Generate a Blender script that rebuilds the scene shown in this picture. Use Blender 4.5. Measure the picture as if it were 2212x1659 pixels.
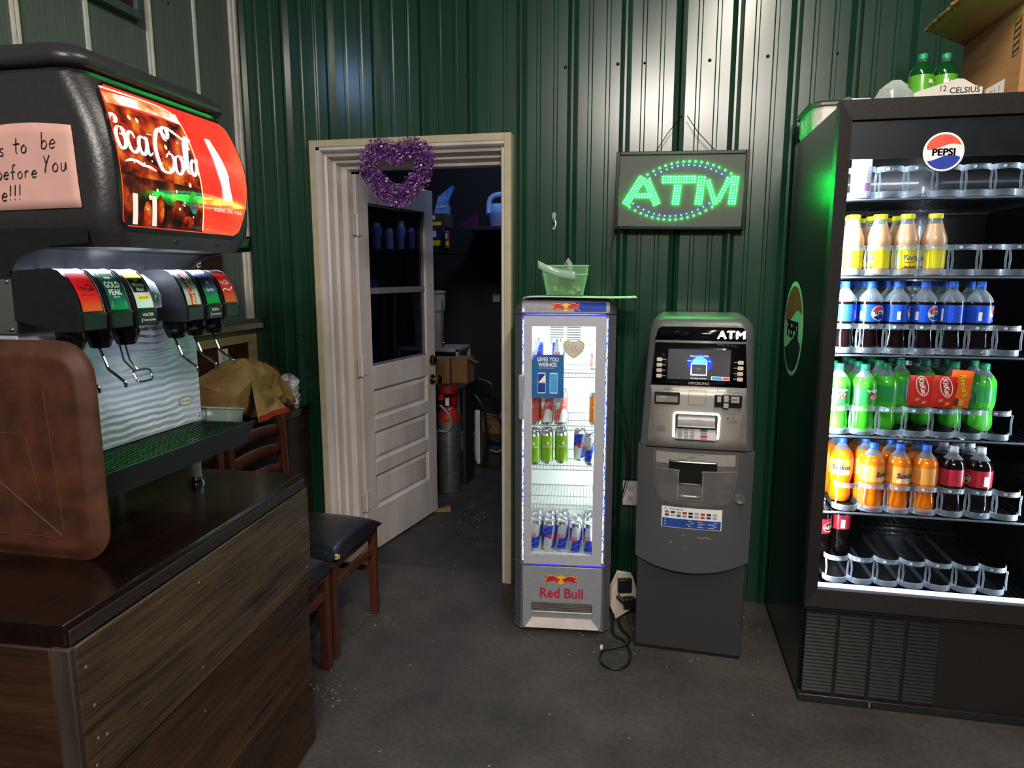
import bpy, bmesh, math, random
from mathutils import Vector, Matrix
random.seed(7)
for o in list(bpy.data.objects): bpy.data.objects.remove(o)
SC = bpy.context.scene
COL = SC.collection
R = math.radians
# ------------------------------------------------------------------ camera
cam = bpy.data.cameras.new('camera'); co = bpy.data.objects.new('camera', cam); COL.objects.link(co)
cam.sensor_width = 36; cam.lens = 36 * 1475 / 2212; cam.clip_start = 0.05
co.location = (0, 0, 1.5); co.rotation_euler = (R(90 - 9.1), 0, R(11.5))
SC.camera = co
# ------------------------------------------------------------------ world, lights, exposure
w = bpy.data.worlds.new('world'); SC.world = w; w.use_nodes = True
w.node_tree.nodes['Background'].inputs[0].default_value = (0.75, 0.85, 1.0, 1)
w.node_tree.nodes['Background'].inputs[1].default_value = 0.06
SC.view_settings.view_transform = 'Standard'; SC.view_settings.look = 'None'
SC.view_settings.gamma = 1; SC.view_settings.use_curve_mapping = False
SC.view_settings.exposure = 0.0
def area(name, loc, target, sx, sy, power, col, spread=180):
    l = bpy.data.lights.new(name, 'AREA'); l.shape = 'RECTANGLE'; l.size = sx; l.size_y = sy
    l.energy = power; l.color = col; l.spread = R(spread)
    o = bpy.data.objects.new(name, l); COL.objects.link(o); o.location = loc
    d = Vector(target) - Vector(loc); o.rotation_euler = d.to_track_quat('-Z', 'Y').to_euler()
    return o
area('ceiling_lamp', (0.46, 1.35, 3.12), (0.46, 1.45, 0), 0.20, 1.4, 40, (1, .92, .80))
area('ceiling_lamp', (0.05, -1.7, 3.3), (-0.3, 0.6, 0), 0.9, 0.3, 112, (1, .93, .84))
area('ceiling_lamp', (0.95, -2.1, 3.3), (0.9, 0.8, 0), 0.3, 0.9, 48, (1, .91, .80))
area('blue_lamp', (-1.88, 2.10, 2.66), (-1.4, 3.1, 2.2), 0.20, 0.20, 1.1, (.35, .55, 1))
area('back_room_lamp', (-0.95, 4.5, 2.9), (-1.3, 4.7, 1.5), 0.2, 0.2, 11, (.50, .62, 1))
def aim(o, d):
    'stand an area light upright, its local y vertical, shining along d (x, y)'
    z = -Vector((d[0], d[1], 0)).normalized(); y = Vector((0, 0, 1)); x = y.cross(z)
    o.rotation_euler = Matrix((x, y, z)).transposed().to_euler()
# ------------------------------------------------------------------ materials
def lin(c):
    if isinstance(c, str):
        c = [int(c[i:i + 2], 16) / 255 for i in (0, 2, 4)]
        c = [(x / 12.92 if x <= .04045 else ((x + .055) / 1.055) ** 2.4) for x in c]
    return (c[0], c[1], c[2], 1)
MC = {}
def pm(name, col, rough=.5, metal=0, var=.12, scale=(20, 20, 20), bump=0, rvar=.1, coat=0, spec=.5, col2=None, det=4, lo=.35, hi=.65):
    """procedural surface: object-space noise moves colour, roughness and relief"""
    if name in MC: return MC[name]
    m = bpy.data.materials.new(name); m.use_nodes = True; nt = m.node_tree; N = nt.nodes; L = nt.links
    b = N['Principled BSDF']
    tc = N.new('ShaderNodeTexCoord'); mp = N.new('ShaderNodeMapping'); ns = N.new('ShaderNodeTexNoise')
    mp.inputs['Scale'].default_value = scale; ns.inputs['Scale'].default_value = 1; ns.inputs['Detail'].default_value = det
    L.new(tc.outputs['Object'], mp.inputs[0]); L.new(mp.outputs[0], ns.inputs[0])
    c = lin(col); c2 = lin(col2) if col2 else tuple(x * (1 - var) for x in c[:3]) + (1,)
    c1 = c if col2 else tuple(min(1, x * (1 + var)) for x in c[:3]) + (1,)
    rp = N.new('ShaderNodeValToRGB'); rp.color_ramp.elements[0].position = lo; rp.color_ramp.elements[1].position = hi
    rp.color_ramp.elements[0].color = c2; rp.color_ramp.elements[1].color = c1
    L.new(ns.outputs[0], rp.inputs[0]); L.new(rp.outputs[0], b.inputs['Base Color'])
    mr = N.new('ShaderNodeMapRange'); mr.inputs[3].default_value = max(.02, rough - rvar * rough); mr.inputs[4].default_value = min(1, rough + rvar * rough)
    L.new(ns.outputs[0], mr.inputs[0]); L.new(mr.outputs[0], b.inputs['Roughness'])
    b.inputs['Metallic'].default_value = metal; b.inputs['Coat Weight'].default_value = coat; b.inputs['Specular IOR Level'].default_value = spec
    if bump:
        bp = N.new('ShaderNodeBump'); bp.inputs['Strength'].default_value = min(1, bump); bp.inputs['Distance'].default_value = .002
        L.new(ns.outputs[0], bp.inputs['Height']); L.new(bp.outputs[0], b.inputs['Normal'])
    MC[name] = m; return m
def em(name, col, s):
    if name in MC: return MC[name]
    m = bpy.data.materials.new(name); m.use_nodes = True; b = m.node_tree.nodes['Principled BSDF']
    b.inputs['Base Color'].default_value = lin(col); b.inputs['Emission Color'].default_value = lin(col); b.inputs['Emission Strength'].default_value = s
    b.inputs['Roughness'].default_value = .3
    MC[name] = m; return m
def em_noise(name, c1, c2, c3, s, scale=(30, 30, 30), pos=(.35, .5, .65), rough=.07):
    if name in MC: return MC[name]
    m = bpy.data.materials.new(name); m.use_nodes = True; nt = m.node_tree; N = nt.nodes; L = nt.links; b = N['Principled BSDF']
    tc = N.new('ShaderNodeTexCoord'); mp = N.new('ShaderNodeMapping'); ns = N.new('ShaderNodeTexNoise'); mp.inputs['Scale'].default_value = scale
    ns.inputs['Scale'].default_value = 1; ns.inputs['Detail'].default_value = 3
    L.new(tc.outputs['Object'], mp.inputs[0]); L.new(mp.outputs[0], ns.inputs[0])
    rp = N.new('ShaderNodeValToRGB'); e = rp.color_ramp.elements; e.new(.5)
    for k, cc in enumerate((c1, c2, c3)): e[k].color = lin(cc); e[k].position = pos[k]
    L.new(ns.outputs[0], rp.inputs[0]); L.new(rp.outputs[0], b.inputs['Emission Color']); b.inputs['Emission Strength'].default_value = s
    b.inputs['Base Color'].default_value = (.02, .01, .01, 1); b.inputs['Roughness'].default_value = rough
    MC[name] = m; return m
def clear(name, tint, amount=.85, rough=.05, body=None, edge=.35):
    """thin clear plastic or glass: see-through, with a glossy skin growing towards grazing angles"""
    if name in MC: return MC[name]
    m = bpy.data.materials.new(name); m.use_nodes = True; nt = m.node_tree; N = nt.nodes; L = nt.links
    N.remove(N['Principled BSDF']); out = N['Material Output']
    t = N.new('ShaderNodeBsdfTransparent'); t.inputs[0].default_value = lin(tint)
    g = N.new('ShaderNodeBsdfPrincipled'); g.inputs['Base Color'].default_value = lin(body or tint); g.inputs['Roughness'].default_value = rough
    g.inputs['Specular IOR Level'].default_value = .8
    lw = N.new('ShaderNodeLayerWeight'); lw.inputs[0].default_value = edge
    ns = N.new('ShaderNodeTexNoise'); ns.inputs['Scale'].default_value = 12; bp = N.new('ShaderNodeBump'); bp.inputs['Strength'].default_value = .05
    L.new(ns.outputs[0], bp.inputs['Height']); L.new(bp.outputs[0], g.inputs['Normal'])
    mr = N.new('ShaderNodeMapRange'); mr.inputs[3].default_value = 1 - amount; mr.inputs[4].default_value = min(1, 1 - amount + .75)
    L.new(lw.outputs['Facing'], mr.inputs[0]); mx = N.new('ShaderNodeMixShader')
    L.new(mr.outputs[0], mx.inputs[0]); L.new(t.outputs[0], mx.inputs[1]); L.new(g.outputs[0], mx.inputs[2]); L.new(mx.outputs[0], out.inputs[0])
    MC[name] = m; return m
# ------------------------------------------------------------------ mesh builder
class MB:
    def __init__(s): s.v = []; s.f = []; s.m = []
    def add(s, vs, fs, m=0):
        o = len(s.v); s.v += [tuple(v) for v in vs]; s.f += [tuple(i + o for i in f) for f in fs]; s.m += [m] * len(fs); return s
    def box(s, x0, x1, y0, y1, z0, z1, m=0):
        return s.add([(x0, y0, z0), (x1, y0, z0), (x1, y1, z0), (x0, y1, z0), (x0, y0, z1), (x1, y0, z1), (x1, y1, z1), (x0, y1, z1)],
                     [(0, 3, 2, 1), (4, 5, 6, 7), (0, 1, 5, 4), (1, 2, 6, 5), (2, 3, 7, 6), (3, 0, 4, 7)], m)
    def prism(s, pts, ax, a, b, m=0):
        """pts in the two other axes (in xyz order), extruded along ax from a to b"""
        def mk(p, t):
            if ax == 0: return (t, p[0], p[1])
            if ax == 1: return (p[0], t, p[1])
            return (p[0], p[1], t)
        n = len(pts); vs = [mk(p, a) for p in pts] + [mk(p, b) for p in pts]
        fs = [tuple(range(n)), tuple(range(2 * n - 1, n - 1, -1))] + [(i, (i + 1) % n, n + (i + 1) % n, n + i) for i in range(n)]
        return s.add(vs, fs, m)
    def tube(s, pts, r, n=8, m=0, closed=False, caps=True, flat=1):
        P = [Vector(p) for p in pts]; k = len(P); vs = []; up = Vector((0, 0, 1)); prev = None
        for i in range(k):
            a = P[(i - 1) % k] if (closed or i > 0) else P[i]; b = P[(i + 1) % k] if (closed or i < k - 1) else P[i]
            t = (b - a).normalized()
            if prev is None:
                prev = t.cross(Vector((0, 1, 0)) if abs(t.z) > .9 else up).normalized()
            prev = (prev - t * prev.dot(t)); prev = prev.normalized() if prev.length > 1e-6 else t.orthogonal().normalized()
            q = t.cross(prev); rr = r[i] if isinstance(r, (list, tuple)) else r
            vs += [P[i] + prev * rr * math.cos(2 * math.pi * j / n) + q * rr * flat * math.sin(2 * math.pi * j / n) for j in range(n)]
        fs = []
        for i in range(k if closed else k - 1):
            for j in range(n):
                a = i * n + j; b = i * n + (j + 1) % n; c = ((i + 1) % k) * n + (j + 1) % n; d = ((i + 1) % k) * n + j; fs.append((a, b, c, d))
        if not closed and caps: fs += [tuple(range(n - 1, -1, -1)), tuple(range((k - 1) * n, k * n))]
        return s.add(vs, fs, m)
    def lathe(s, prof, n=24, c=(0, 0, 0), m=0, mod=None, ax=2, a0=0, a1=2 * math.pi):
        vs = []; full = abs(a1 - a0 - 2 * math.pi) < 1e-6; nn = n if full else n + 1
        for (r, z) in prof:
            for j in range(nn):
                a = a0 + (a1 - a0) * j / n; rr = r * (mod(a, z) if mod else 1); p = (rr * math.cos(a), rr * math.sin(a), z)
                if ax == 1: p = (p[0], p[2], p[1])
                if ax == 0: p = (p[2], p[0], p[1])
                vs.append((c[0] + p[0], c[1] + p[1], c[2] + p[2]))
        o = len(s.v); s.v += vs
        for i in range(len(prof) - 1):
            for j in range(n):
                s.f.append(tuple(o + q for q in (i * nn + j, i * nn + (j + 1) % nn, (i + 1) * nn + (j + 1) % nn, (i + 1) * nn + j)))
                s.m.append(m(prof[i][1]) if callable(m) else m)
        for k in (0, len(prof) - 1):
            if prof[k][0] > 1e-5 and full and not (len(prof) > 2 and prof[0] == prof[-1]):
                s.f.append(tuple(o + k * nn + j for j in range(nn))); s.m.append(m(prof[k][1]) if callable(m) else m)
        return s
    def grid(s, fn, nu, nv, m=0):
        vs = [fn(i / nu, j / nv) for j in range(nv + 1) for i in range(nu + 1)]
        return s.add(vs, [(j * (nu + 1) + i, j * (nu + 1) + i + 1, (j + 1) * (nu + 1) + i + 1, (j + 1) * (nu + 1) + i) for j in range(nv) for i in range(nu)], m)
    def poly(s, pts, mp, m=0, lift=0):
        cut = getattr(mp, 'cut', 0)
        if not cut: return s.add([mp(p[0], p[1], lift) for p in pts], [tuple(range(len(pts)))], m)
        a = min(p[0] for p in pts); b = max(p[0] for p in pts); n = max(1, math.ceil((b - a) / cut))
        def clip(P, t, sg):
            out = []
            for i in range(len(P)):
                p, q = P[i - 1], P[i]; ip_, iq = (p[0] - t) * sg >= 0, (q[0] - t) * sg >= 0
                if ip_ != iq: k = (t - p[0]) / (q[0] - p[0]); out.append((t, p[1] + (q[1] - p[1]) * k))
                if iq: out.append(q)
            return out
        for i in range(n):
            P = clip(clip(list(pts), a + (b - a) * i / n, 1), a + (b - a) * (i + 1) / n, -1)
            if len(P) > 2: s.add([mp(p[0], p[1], lift) for p in P], [tuple(range(len(P)))], m)
        return s
    def band(s, v0, v1, n, L, Rr, mp, m=0, lift=0, nu=4):
        return s.grid(lambda u, v: mp(L(v0 + (v1 - v0) * v) * (1 - u) + Rr(v0 + (v1 - v0) * v) * u, v0 + (v1 - v0) * v, lift), nu, n, m)
    def ribbon(s, pts, w, mp, m=0, lift=0, pen=0, wmin=.35, sub=6, ang=.9):
        P = spline(pts, sub); k = len(P); vs = []
        for i in range(k):
            a = P[max(0, i - 1)]; b = P[min(k - 1, i + 1)]; dx, dy = b[0] - a[0], b[1] - a[1]; d = math.hypot(dx, dy) or 1
            ww = w * (wmin + (1 - wmin) * abs(dy / d) ** 1.2) if pen else w
            if pen: ww *= min(1, .25 + 4 * min(i, k - 1 - i) / k)
            nx, ny = -dy / d * ww / 2, dx / d * ww / 2
            vs += [mp(P[i][0] + nx, P[i][1] + ny, lift), mp(P[i][0] - nx, P[i][1] - ny, lift)]
        return s.add(vs, [(2 * i, 2 * i + 1, 2 * i + 3, 2 * i + 2) for i in range(k - 1)], m)
    def text(s, t, size, mp, u=0, v=0, m=0, lift=0, bold=0, shear=0, align='C', sx=1, sp=1):
        vs, fs, wd = text_geo(t, bold, shear, sp); ox = {'C': -wd / 2, 'L': 0, 'R': -wd}[align]
        return s.add([mp(u + (p[0] + ox) * size * sx, v + p[1] * size, lift) for p in vs], fs, m)
    def build(s, name, mats, parent=None, smooth=True, bevel=0, seg=2, loc=None, rot=None, ang=35, solid=0):
        me = bpy.data.meshes.new(name); me.from_pydata(s.v, [], s.f)
        for mt in (mats if isinstance(mats, (list, tuple)) else [mats]): me.materials.append(mt)
        me.polygons.foreach_set('material_index', s.m); me.update()
        if smooth:
            me.polygons.foreach_set('use_smooth', [True] * len(me.polygons)); me.set_sharp_from_angle(angle=R(ang))
        o = bpy.data.objects.new(name, me); COL.objects.link(o)
        if parent: o.parent = parent
        if loc: o.location = loc
        if rot is not None: o.rotation_euler = rot
        if solid:
            md = o.modifiers.new('s', 'SOLIDIFY'); md.thickness = solid; md.offset = -1
        if bevel:
            md = o.modifiers.new('b', 'BEVEL'); md.width = bevel; md.segments = seg; md.limit_method = 'ANGLE'; md.angle_limit = R(40)
        return o
def spline(P, sub):
    if sub < 2 or len(P) < 3: return list(P)
    out = []
    for i in range(len(P) - 1):
        p0 = P[max(0, i - 1)]; p1 = P[i]; p2 = P[i + 1]; p3 = P[min(len(P) - 1, i + 2)]
        for k in range(sub):
            t = k / sub
            out.append(tuple(.5 * (2 * b + (c - a) * t + (2 * a - 5 * b + 4 * c - d) * t * t + (3 * b - a - 3 * c + d) * t ** 3) for a, b, c, d in zip(p0, p1, p2, p3)))
    out.append(tuple(P[-1])); return out
TC = {}
def text_geo(t, bold, shear, sp=1):
    k = (t, bold, shear, sp)
    if k in TC: return TC[k]
    c = bpy.data.curves.new('t', 'FONT'); c.body = t; c.size = 1; c.offset = bold; c.shear = shear; c.space_character = sp; c.fill_mode = 'FRONT'; c.resolution_u = 3
    o = bpy.data.objects.new('t', c); me = bpy.data.meshes.new_from_object(o)
    vs = [(v.co.x, v.co.y) for v in me.vertices]; fs = [tuple(p.vertices) for p in me.polygons]
    x0 = min(v[0] for v in vs); wd = max(v[0] for v in vs) - x0; vs = [(x - x0, y) for x, y in vs]
    bpy.data.objects.remove(o); bpy.data.curves.remove(c); bpy.data.meshes.remove(me)
    TC[k] = (vs, fs, wd); return TC[k]
def circ(n, rx, ry=None, cx=0, cy=0): return [(cx + rx * math.cos(2 * math.pi * i / n), cy + (ry or rx) * math.sin(2 * math.pi * i / n)) for i in range(n)]
def rrect(x0, x1, y0, y1, r, n=5):
    out = []
    for cx, cy, a in ((x1 - r, y1 - r, 0), (x0 + r, y1 - r, 90), (x0 + r, y0 + r, 180), (x1 - r, y0 + r, 270)):
        out += [(cx + r * math.cos(R(a + 90 * i / n)), cy + r * math.sin(R(a + 90 * i / n))) for i in range(n + 1)]
    return out
def tag(o, label, cat, group=None, kind=None):
    o['label'] = label; o['category'] = cat
    if group: o['group'] = group
    if kind: o['kind'] = kind
    return o
def thing(name, label, cat, loc=(0, 0, 0), rz=0, group=None):
    o = bpy.data.objects.new(name, None); COL.objects.link(o); o.location = loc; o.rotation_euler = (0, 0, rz); o.empty_display_size = .05
    return tag(o, label, cat, group)
def struct(o): o['kind'] = 'structure'; return o
def copy_tree(o, parent=None):
    c = o.copy(); COL.objects.link(c)
    if parent: c.parent = parent
    for ch in [x for x in o.children]: copy_tree(ch, c)
    return c
def cylmap(r):
    f = lambda u, v, l=0: ((r + l) * math.sin(u / r), -(r + l) * math.cos(u / r), v)
    f.cut = .006; return f
FR = lambda u, v, l=0: (u, -l, v)                     # map onto a plane facing -y
def face(y, x0=0, z0=0): return lambda u, v, l=0: (x0 + u, y - l - .0004, z0 + v)
ORD = ['first', 'second', 'third', 'fourth', 'fifth', 'sixth', 'seventh', 'eighth', 'ninth', 'tenth']
# shared finishes
black = pm('black_plastic', '17171a', .38, bump=.15, scale=(90, 90, 90))
blackm = pm('black_metal', '141416', .42, bump=.2, scale=(150, 150, 150))
white = pm('white_plastic', 'd8d6d0', .4)
whiteink = pm('white_ink', 'f2f0ec', .5, var=.03)
blackink = pm('black_ink', '101012', .5)
steel = pm('brushed_steel', 'b9bcc0', .3, 1, scale=(4, 120, 4))
chrome = pm('chrome', 'c9c9c9', .12, 1, scale=(30, 30, 30))
brass = pm('brass', 'b08a3c', .2, 1, scale=(30, 30, 30))
redink = pm('red_ink', 'c8202c', .45, var=.05)
blueink = pm('blue_ink', '1d3fa8', .45, var=.05)
yellowink = pm('yellow_ink', 'f2c21c', .45, var=.05)
# ================================================================== SETTING
WY = 3.13; LX = -1.96; ZT = 3.4
GAP0, GAP1, GAPT = -1.575, -.66, 2.085
greenmetal = pm('green_sheet_metal', '0f3624', .25, 0, .10, (6, 6, 1.2), bump=.05, rvar=.12, spec=.75)
def wall_profile(x0, x1):
    pts = [(x0, WY)]; k = math.floor((x0 - .087) / .2265) - 1
    while True:
        X = .087 + k * .2265; k += 1
        if X > x1 + .3: break
        for c, hb, ht, h in ((X, .024, .0045, .019), (X + .0755, .0105, .006, .0035), (X + .151, .0105, .006, .0035)):
            for q in ((c - hb, WY), (c - ht, WY - h), (c + ht, WY - h), (c + hb, WY)):
                if x0 + .001 < q[0] < x1 - .001: pts.append(q)
    pts.append((x1, WY)); return pts
def sheet(x0, x1, z0, z1, name, parent):
    p = wall_profile(x0, x1); b = MB(); n = len(p)
    b.add([(x, y, z0) for x, y in p] + [(x, y, z1) for x, y in p], [(i, i + 1, n + i + 1, n + i) for i in range(n - 1)])
    o = b.build(name, greenmetal, parent, smooth=False); return o
wb = MB(); studs = pm('wall_core', '20201e', .9)
wb.box(LX - .1, GAP0, WY + .012, WY + .13, 0, ZT); wb.box(GAP1, 3.3, WY + .012, WY + .13, 0, ZT); wb.box(GAP0, GAP1, WY + .012, WY + .13, GAPT, ZT)
wall_back = struct(wb.build('wall_back', studs))
for x0, x1, z0 in ((LX, GAP0, 0), (GAP0, GAP1, GAPT), (GAP1, .09, 0), (.09, 1.0, 0), (1.0, 1.9, 0), (1.9, 3.2, 0)):
    sheet(x0, x1, z0, ZT, 'metal_sheet', wall_back)
scr = pm('screw_head', '1a2a22', .35, .6)
for x, z in ((-.174, 2.39), (-.062, 2.386), (.205, 2.383), (.435, 2.385), (-.40, 2.39), (.70, 2.38), (-.84, 2.38), (-.06, 1.26), (.47, 1.2), (-1.27, 2.14), (-1.70, 1.2), (-1.85, 1.2), (.44, .33)):
    MB().lathe([(.0001, -.006), (.004, -.005), (.0062, -.002), (.0075, 0)], 10, (x, WY - .001, z), ax=1).build('screw', scr, wall_back)
# floor
fl = bpy.data.materials.new('worn_concrete'); fl.use_nodes = True; nt = fl.node_tree; N = nt.nodes; L = nt.links; b = N['Principled BSDF']
tc = N.new('ShaderNodeTexCoord')
def noise(scale, det=6, rough=.6, vec=None):
    n = N.new('ShaderNodeTexNoise'); n.inputs['Scale'].default_value = scale; n.inputs['Detail'].default_value = det; n.inputs['Roughness'].default_value = rough
    L.new(vec or tc.outputs['Object'], n.inputs[0]); return n
def ramp(src, p0, p1, c0, c1):
    r = N.new('ShaderNodeValToRGB'); r.color_ramp.elements[0].position = p0; r.color_ramp.elements[1].position = p1
    r.color_ramp.elements[0].color = c0; r.color_ramp.elements[1].color = c1; L.new(src, r.inputs[0]); return r
def mix(a, bb, fac, mode='MIX'):
    m = N.new('ShaderNodeMix'); m.data_type = 'RGBA'; m.blend_type = mode
    if isinstance(fac, (int, float)): m.inputs[0].default_value = fac
    else: L.new(fac, m.inputs[0])
    L.new(a, m.inputs[6]); L.new(bb, m.inputs[7]); return m.outputs[2]
n1 = noise(2.2); r1 = ramp(n1.outputs[0], .35, .68, lin('373432'), lin('544e49'))
n2 = noise(60, 8, .7); r2 = ramp(n2.outputs[0], .3, .75, (.55, .55, .55, 1), (1.2, 1.2, 1.2, 1))
c = mix(r1.outputs[0], r2.outputs[0], 1, 'MULTIPLY')
n3 = noise(9, 10, .75); r3 = ramp(n3.outputs[0], .66, .74, (0, 0, 0, 1), (1, 1, 1, 1)); sp = ramp(n3.outputs[0], 0, 1, lin('6f675c'), lin('6f675c'))
c = mix(c, sp.outputs[0], r3.outputs[0])
v = N.new('ShaderNodeTexVoronoi'); v.inputs['Scale'].default_value = 14; L.new(tc.outputs['Object'], v.inputs[0])
rv = ramp(v.outputs[0], .012, .03, (.8, .8, .8, 1), (0, 0, 0, 1)); dk = ramp(v.outputs[0], 0, 1, lin('9a948a'), lin('9a948a')); c = mix(c, dk.outputs[0], rv.outputs[0])
L.new(c, b.inputs['Base Color']); b.inputs['Roughness'].default_value = .62
bp = N.new('ShaderNodeBump'); bp.inputs['Strength'].default_value = .25; bp.inputs['Distance'].default_value = .003; L.new(n2.outputs[0], bp.inputs['Height']); L.new(bp.outputs[0], b.inputs['Normal'])
struct(MB().box(-2.7, 3.3, -2.2, WY + .07, -.06, 0).build('floor', fl))
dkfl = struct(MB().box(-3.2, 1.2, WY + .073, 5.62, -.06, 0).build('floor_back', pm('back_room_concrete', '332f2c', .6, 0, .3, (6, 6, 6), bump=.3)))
# left wall: painted panels with pale battens, wainscot below
lp = pm('ribbed_panel', '565f59', .55, 0, .12, (2, 160, .5), bump=.5, det=2)
wl = struct(MB().box(LX - .1, LX - .012, -2.2, WY + .012, 0, ZT).build('wall_left', studs))
batt = pm('pale_batten', 'cfcbc0', .55, 0, .1)
ys = [0.2, .55, .9, 1.25, 1.56, 1.905, 2.20, 2.505, 2.80, 3.06]
for i in range(len(ys) - 1): MB().box(LX - .012, LX - .002, ys[i] + .004, ys[i + 1] - .004, 1.27, ZT).build('panel', lp, wl)
for i, y in enumerate(ys[1:-1]):
    wd = .009 if i % 2 else .006
    MB().box(LX - .010, LX + .004, y - wd, y + wd, 1.27, ZT).build('batten', batt, wl, bevel=.001)
    if i % 2 == 0: MB().box(LX - .010, LX + .010, y + .010, y + .017, 1.27, ZT).build('batten', batt, wl)
for y0, y1, d, mm in ((3.055, 3.072, .012, batt), (3.076, 3.090, .018, batt), (3.094, 3.110, .010, batt), (3.110, 3.128, .016, pm('dark_gap', '1d1d1c', .7))):
    MB().box(LX - .010, LX + d, y0, y1, 1.27, ZT).build('corner_strip', mm, wl, bevel=.001)
for z in (2.62, 1.98):
    for y in (2.07, 2.33, 2.64): MB().lathe([(.0001, .005), (.004, .004), (.006, 0)], 10, (LX - .002, y, z - (y - 2) * .05), ax=0).build('screw', scr, wl)
bw = pm('brown_board', '33190f', .45, 0, .3, (3, 6, 30), coat=.2); tanw = pm('tan_trim', '9c8564', .6, 0, .15, (8, 3, 30))
MB().box(LX - .012, LX + .004, .2, 3.10, 0, 1.20).build('wainscot_panel', bw, wl)
MB().box(LX - .012, LX + .014, .2, 3.11, 1.17, 1.235).build('wainscot_rail', tanw, wl, bevel=.002)
MB().box(LX - .012, LX + .014, 3.045, 3.11, 0, 1.17).build('wainscot_post', tanw, wl, bevel=.002)
MB().box(LX - .012, LX + .05, .2, 3.12, 1.236, 1.262).build('wainscot_cap', pm('worn_cap', '7b735f', .6, 0, .3, (10, 4, 10)), wl, bevel=.003)
MB().box(LX - .012, LX + .024, .2, 3.12, 1.262, 1.285).build('wainscot_cap', pm('grey_cap', '4c524c', .6), wl, bevel=.003)
# ---------------- door 1
wpaint = pm('white_paint', 'cfc8c6', .42, 0, .08, (6, 6, 2), bump=.06, col2='b9b0ab')
tanm = pm('cream_metal_trim', 'b5a98b', .45, 0, .06)
d1 = bpy.data.objects.new('door_1', None); COL.objects.link(d1); struct(d1)
d1.location = (0, 0, 0)
yo = WY - .04
MB().box(-1.605, -1.572, yo, WY + .02, 0, 2.122).build('casing', tanm, d1, bevel=.002)
MB().box(-.665, -.634, yo, WY + .02, 0, 2.122).build('casing', tanm, d1, bevel=.002)
MB().box(-1.572, -.665, yo, WY + .02, 2.09, 2.122).build('casing', tanm, d1, bevel=.002)
# stepped jambs (profile in x,y), hinge side, then mirrored for the latch side
jp = [(-1.572, yo + .004), (-1.556, yo + .004), (-1.550, yo + .012), (-1.546, yo + .035), (-1.535, yo + .040), (-1.528, yo + .085), (-1.512, yo + .088), (-1.506, yo + .130), (-1.478, yo + .134), (-1.470, yo + .165), (-1.572, yo + .165)]
MB().prism(jp, 2, 0, 2.09).build('jamb', wpaint, d1)
jr = [(-.665, yo + .004), (-.677, yo + .004), (-.682, yo + .012), (-.682, yo + .165), (-.665, yo + .165)]
MB().prism(jr, 2, 0, 2.06).build('jamb', wpaint, d1)
hp = [(yo + .004, 2.09), (yo + .004, 2.077), (yo + .012, 2.070), (yo + .035, 2.064), (yo + .040, 2.052), (yo + .085, 2.044), (yo + .088, 2.030), (yo + .130, 2.022), (yo + .134, 2.006), (yo + .165, 2.000), (yo + .165, 2.09)]
MB().prism(hp, 0, -1.572, -.665).build('head_jamb', wpaint, d1)
# the leaf, local x along its width from the hinge, y = thickness away from the viewer side
LW, LT = .775, .044; A = R(90 - 11.0)
def leafpart(mb, name, mat, parent=None, **k):
    o = mb.build(name, mat, parent or leaf, **k); return o
lf = MB()
Z0, Z1 = .012, 1.990
st = .10; rails = [(Z0, .235), (.375, .455), (.600, .680), (.835, .985), (1.865, Z1)]
rails = [(Z0, .24), (.425, .50), (.665, .735), (.895, 1.02), (1.86, Z1)]
lf.box(0, st, 0, LT, Z0, Z1); lf.box(LW - st, LW, 0, LT, Z0, Z1)
for a, bb in rails: lf.box(st, LW - st, 0, LT, a, bb)
leaf = lf.build('door_leaf', wpaint, d1, bevel=.002)
leaf.location = (-1.452, 3.262, 0); leaf.rotation_euler = (0, 0, A)
for (a, bb) in ((.24, .425), (.50, .665), (.735, .895)):
    p = MB(); x0, x1 = st, LW - st
    # raised field with a sloping border, recessed behind the rails (camera sees the -y local side)
    o1 = [(x0, a), (x1, a), (x1, bb), (x0, bb)]; i1 = [(x0 + .014, a + .014), (x1 - .014, a + .014), (x1 - .014, bb - .014), (x0 + .014, bb - .014)]
    i2 = [(x0 + .04, a + .034), (x1 - .04, a + .034), (x1 - .04, bb - .034), (x0 + .04, bb - .034)]
    for yy, sg in ((0, 1), (LT, -1)):
        vs = [(x, yy + .003 * sg, z) for x, z in o1] + [(x, yy + .014 * sg, z) for x, z in i1] + [(x, yy + .006 * sg, z) for x, z in i2]
        p.add(vs, [(i, (i + 1) % 4, 4 + (i + 1) % 4, 4 + i) for i in range(4)] + [(4 + i, 4 + (i + 1) % 4, 8 + (i + 1) % 4, 8 + i) for i in range(4)] + [(8, 9, 10, 11)])
    leafpart(p, 'raised_panel', wpaint, ang=20)
greyp = pm('grey_glazing_bar', '6b6a70', .5)
g = MB(); x0, x1 = st, LW - st
for a, bb, c0, c1 in ((x0, x0 + .014, 1.02, 1.86), (x1 - .014, x1, 1.02, 1.86)): g.box(a, bb, .012, .032, c0, c1)
for c0, c1 in ((1.02, 1.032), (1.848, 1.86), (1.40, 1.432)): g.box(x0, x1, .008, .036, c0, c1)
leafpart(g, 'glazing_bar', greyp)
glass = clear('door_glass', 'd6dde8', .86, .03, body='0b0d14', edge=.25)
for c0, c1 in ((1.032, 1.40), (1.432, 1.848)): leafpart(MB().box(x0 + .01, x1 - .01, .020, .024, c0, c1), 'glass_pane', glass)
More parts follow.
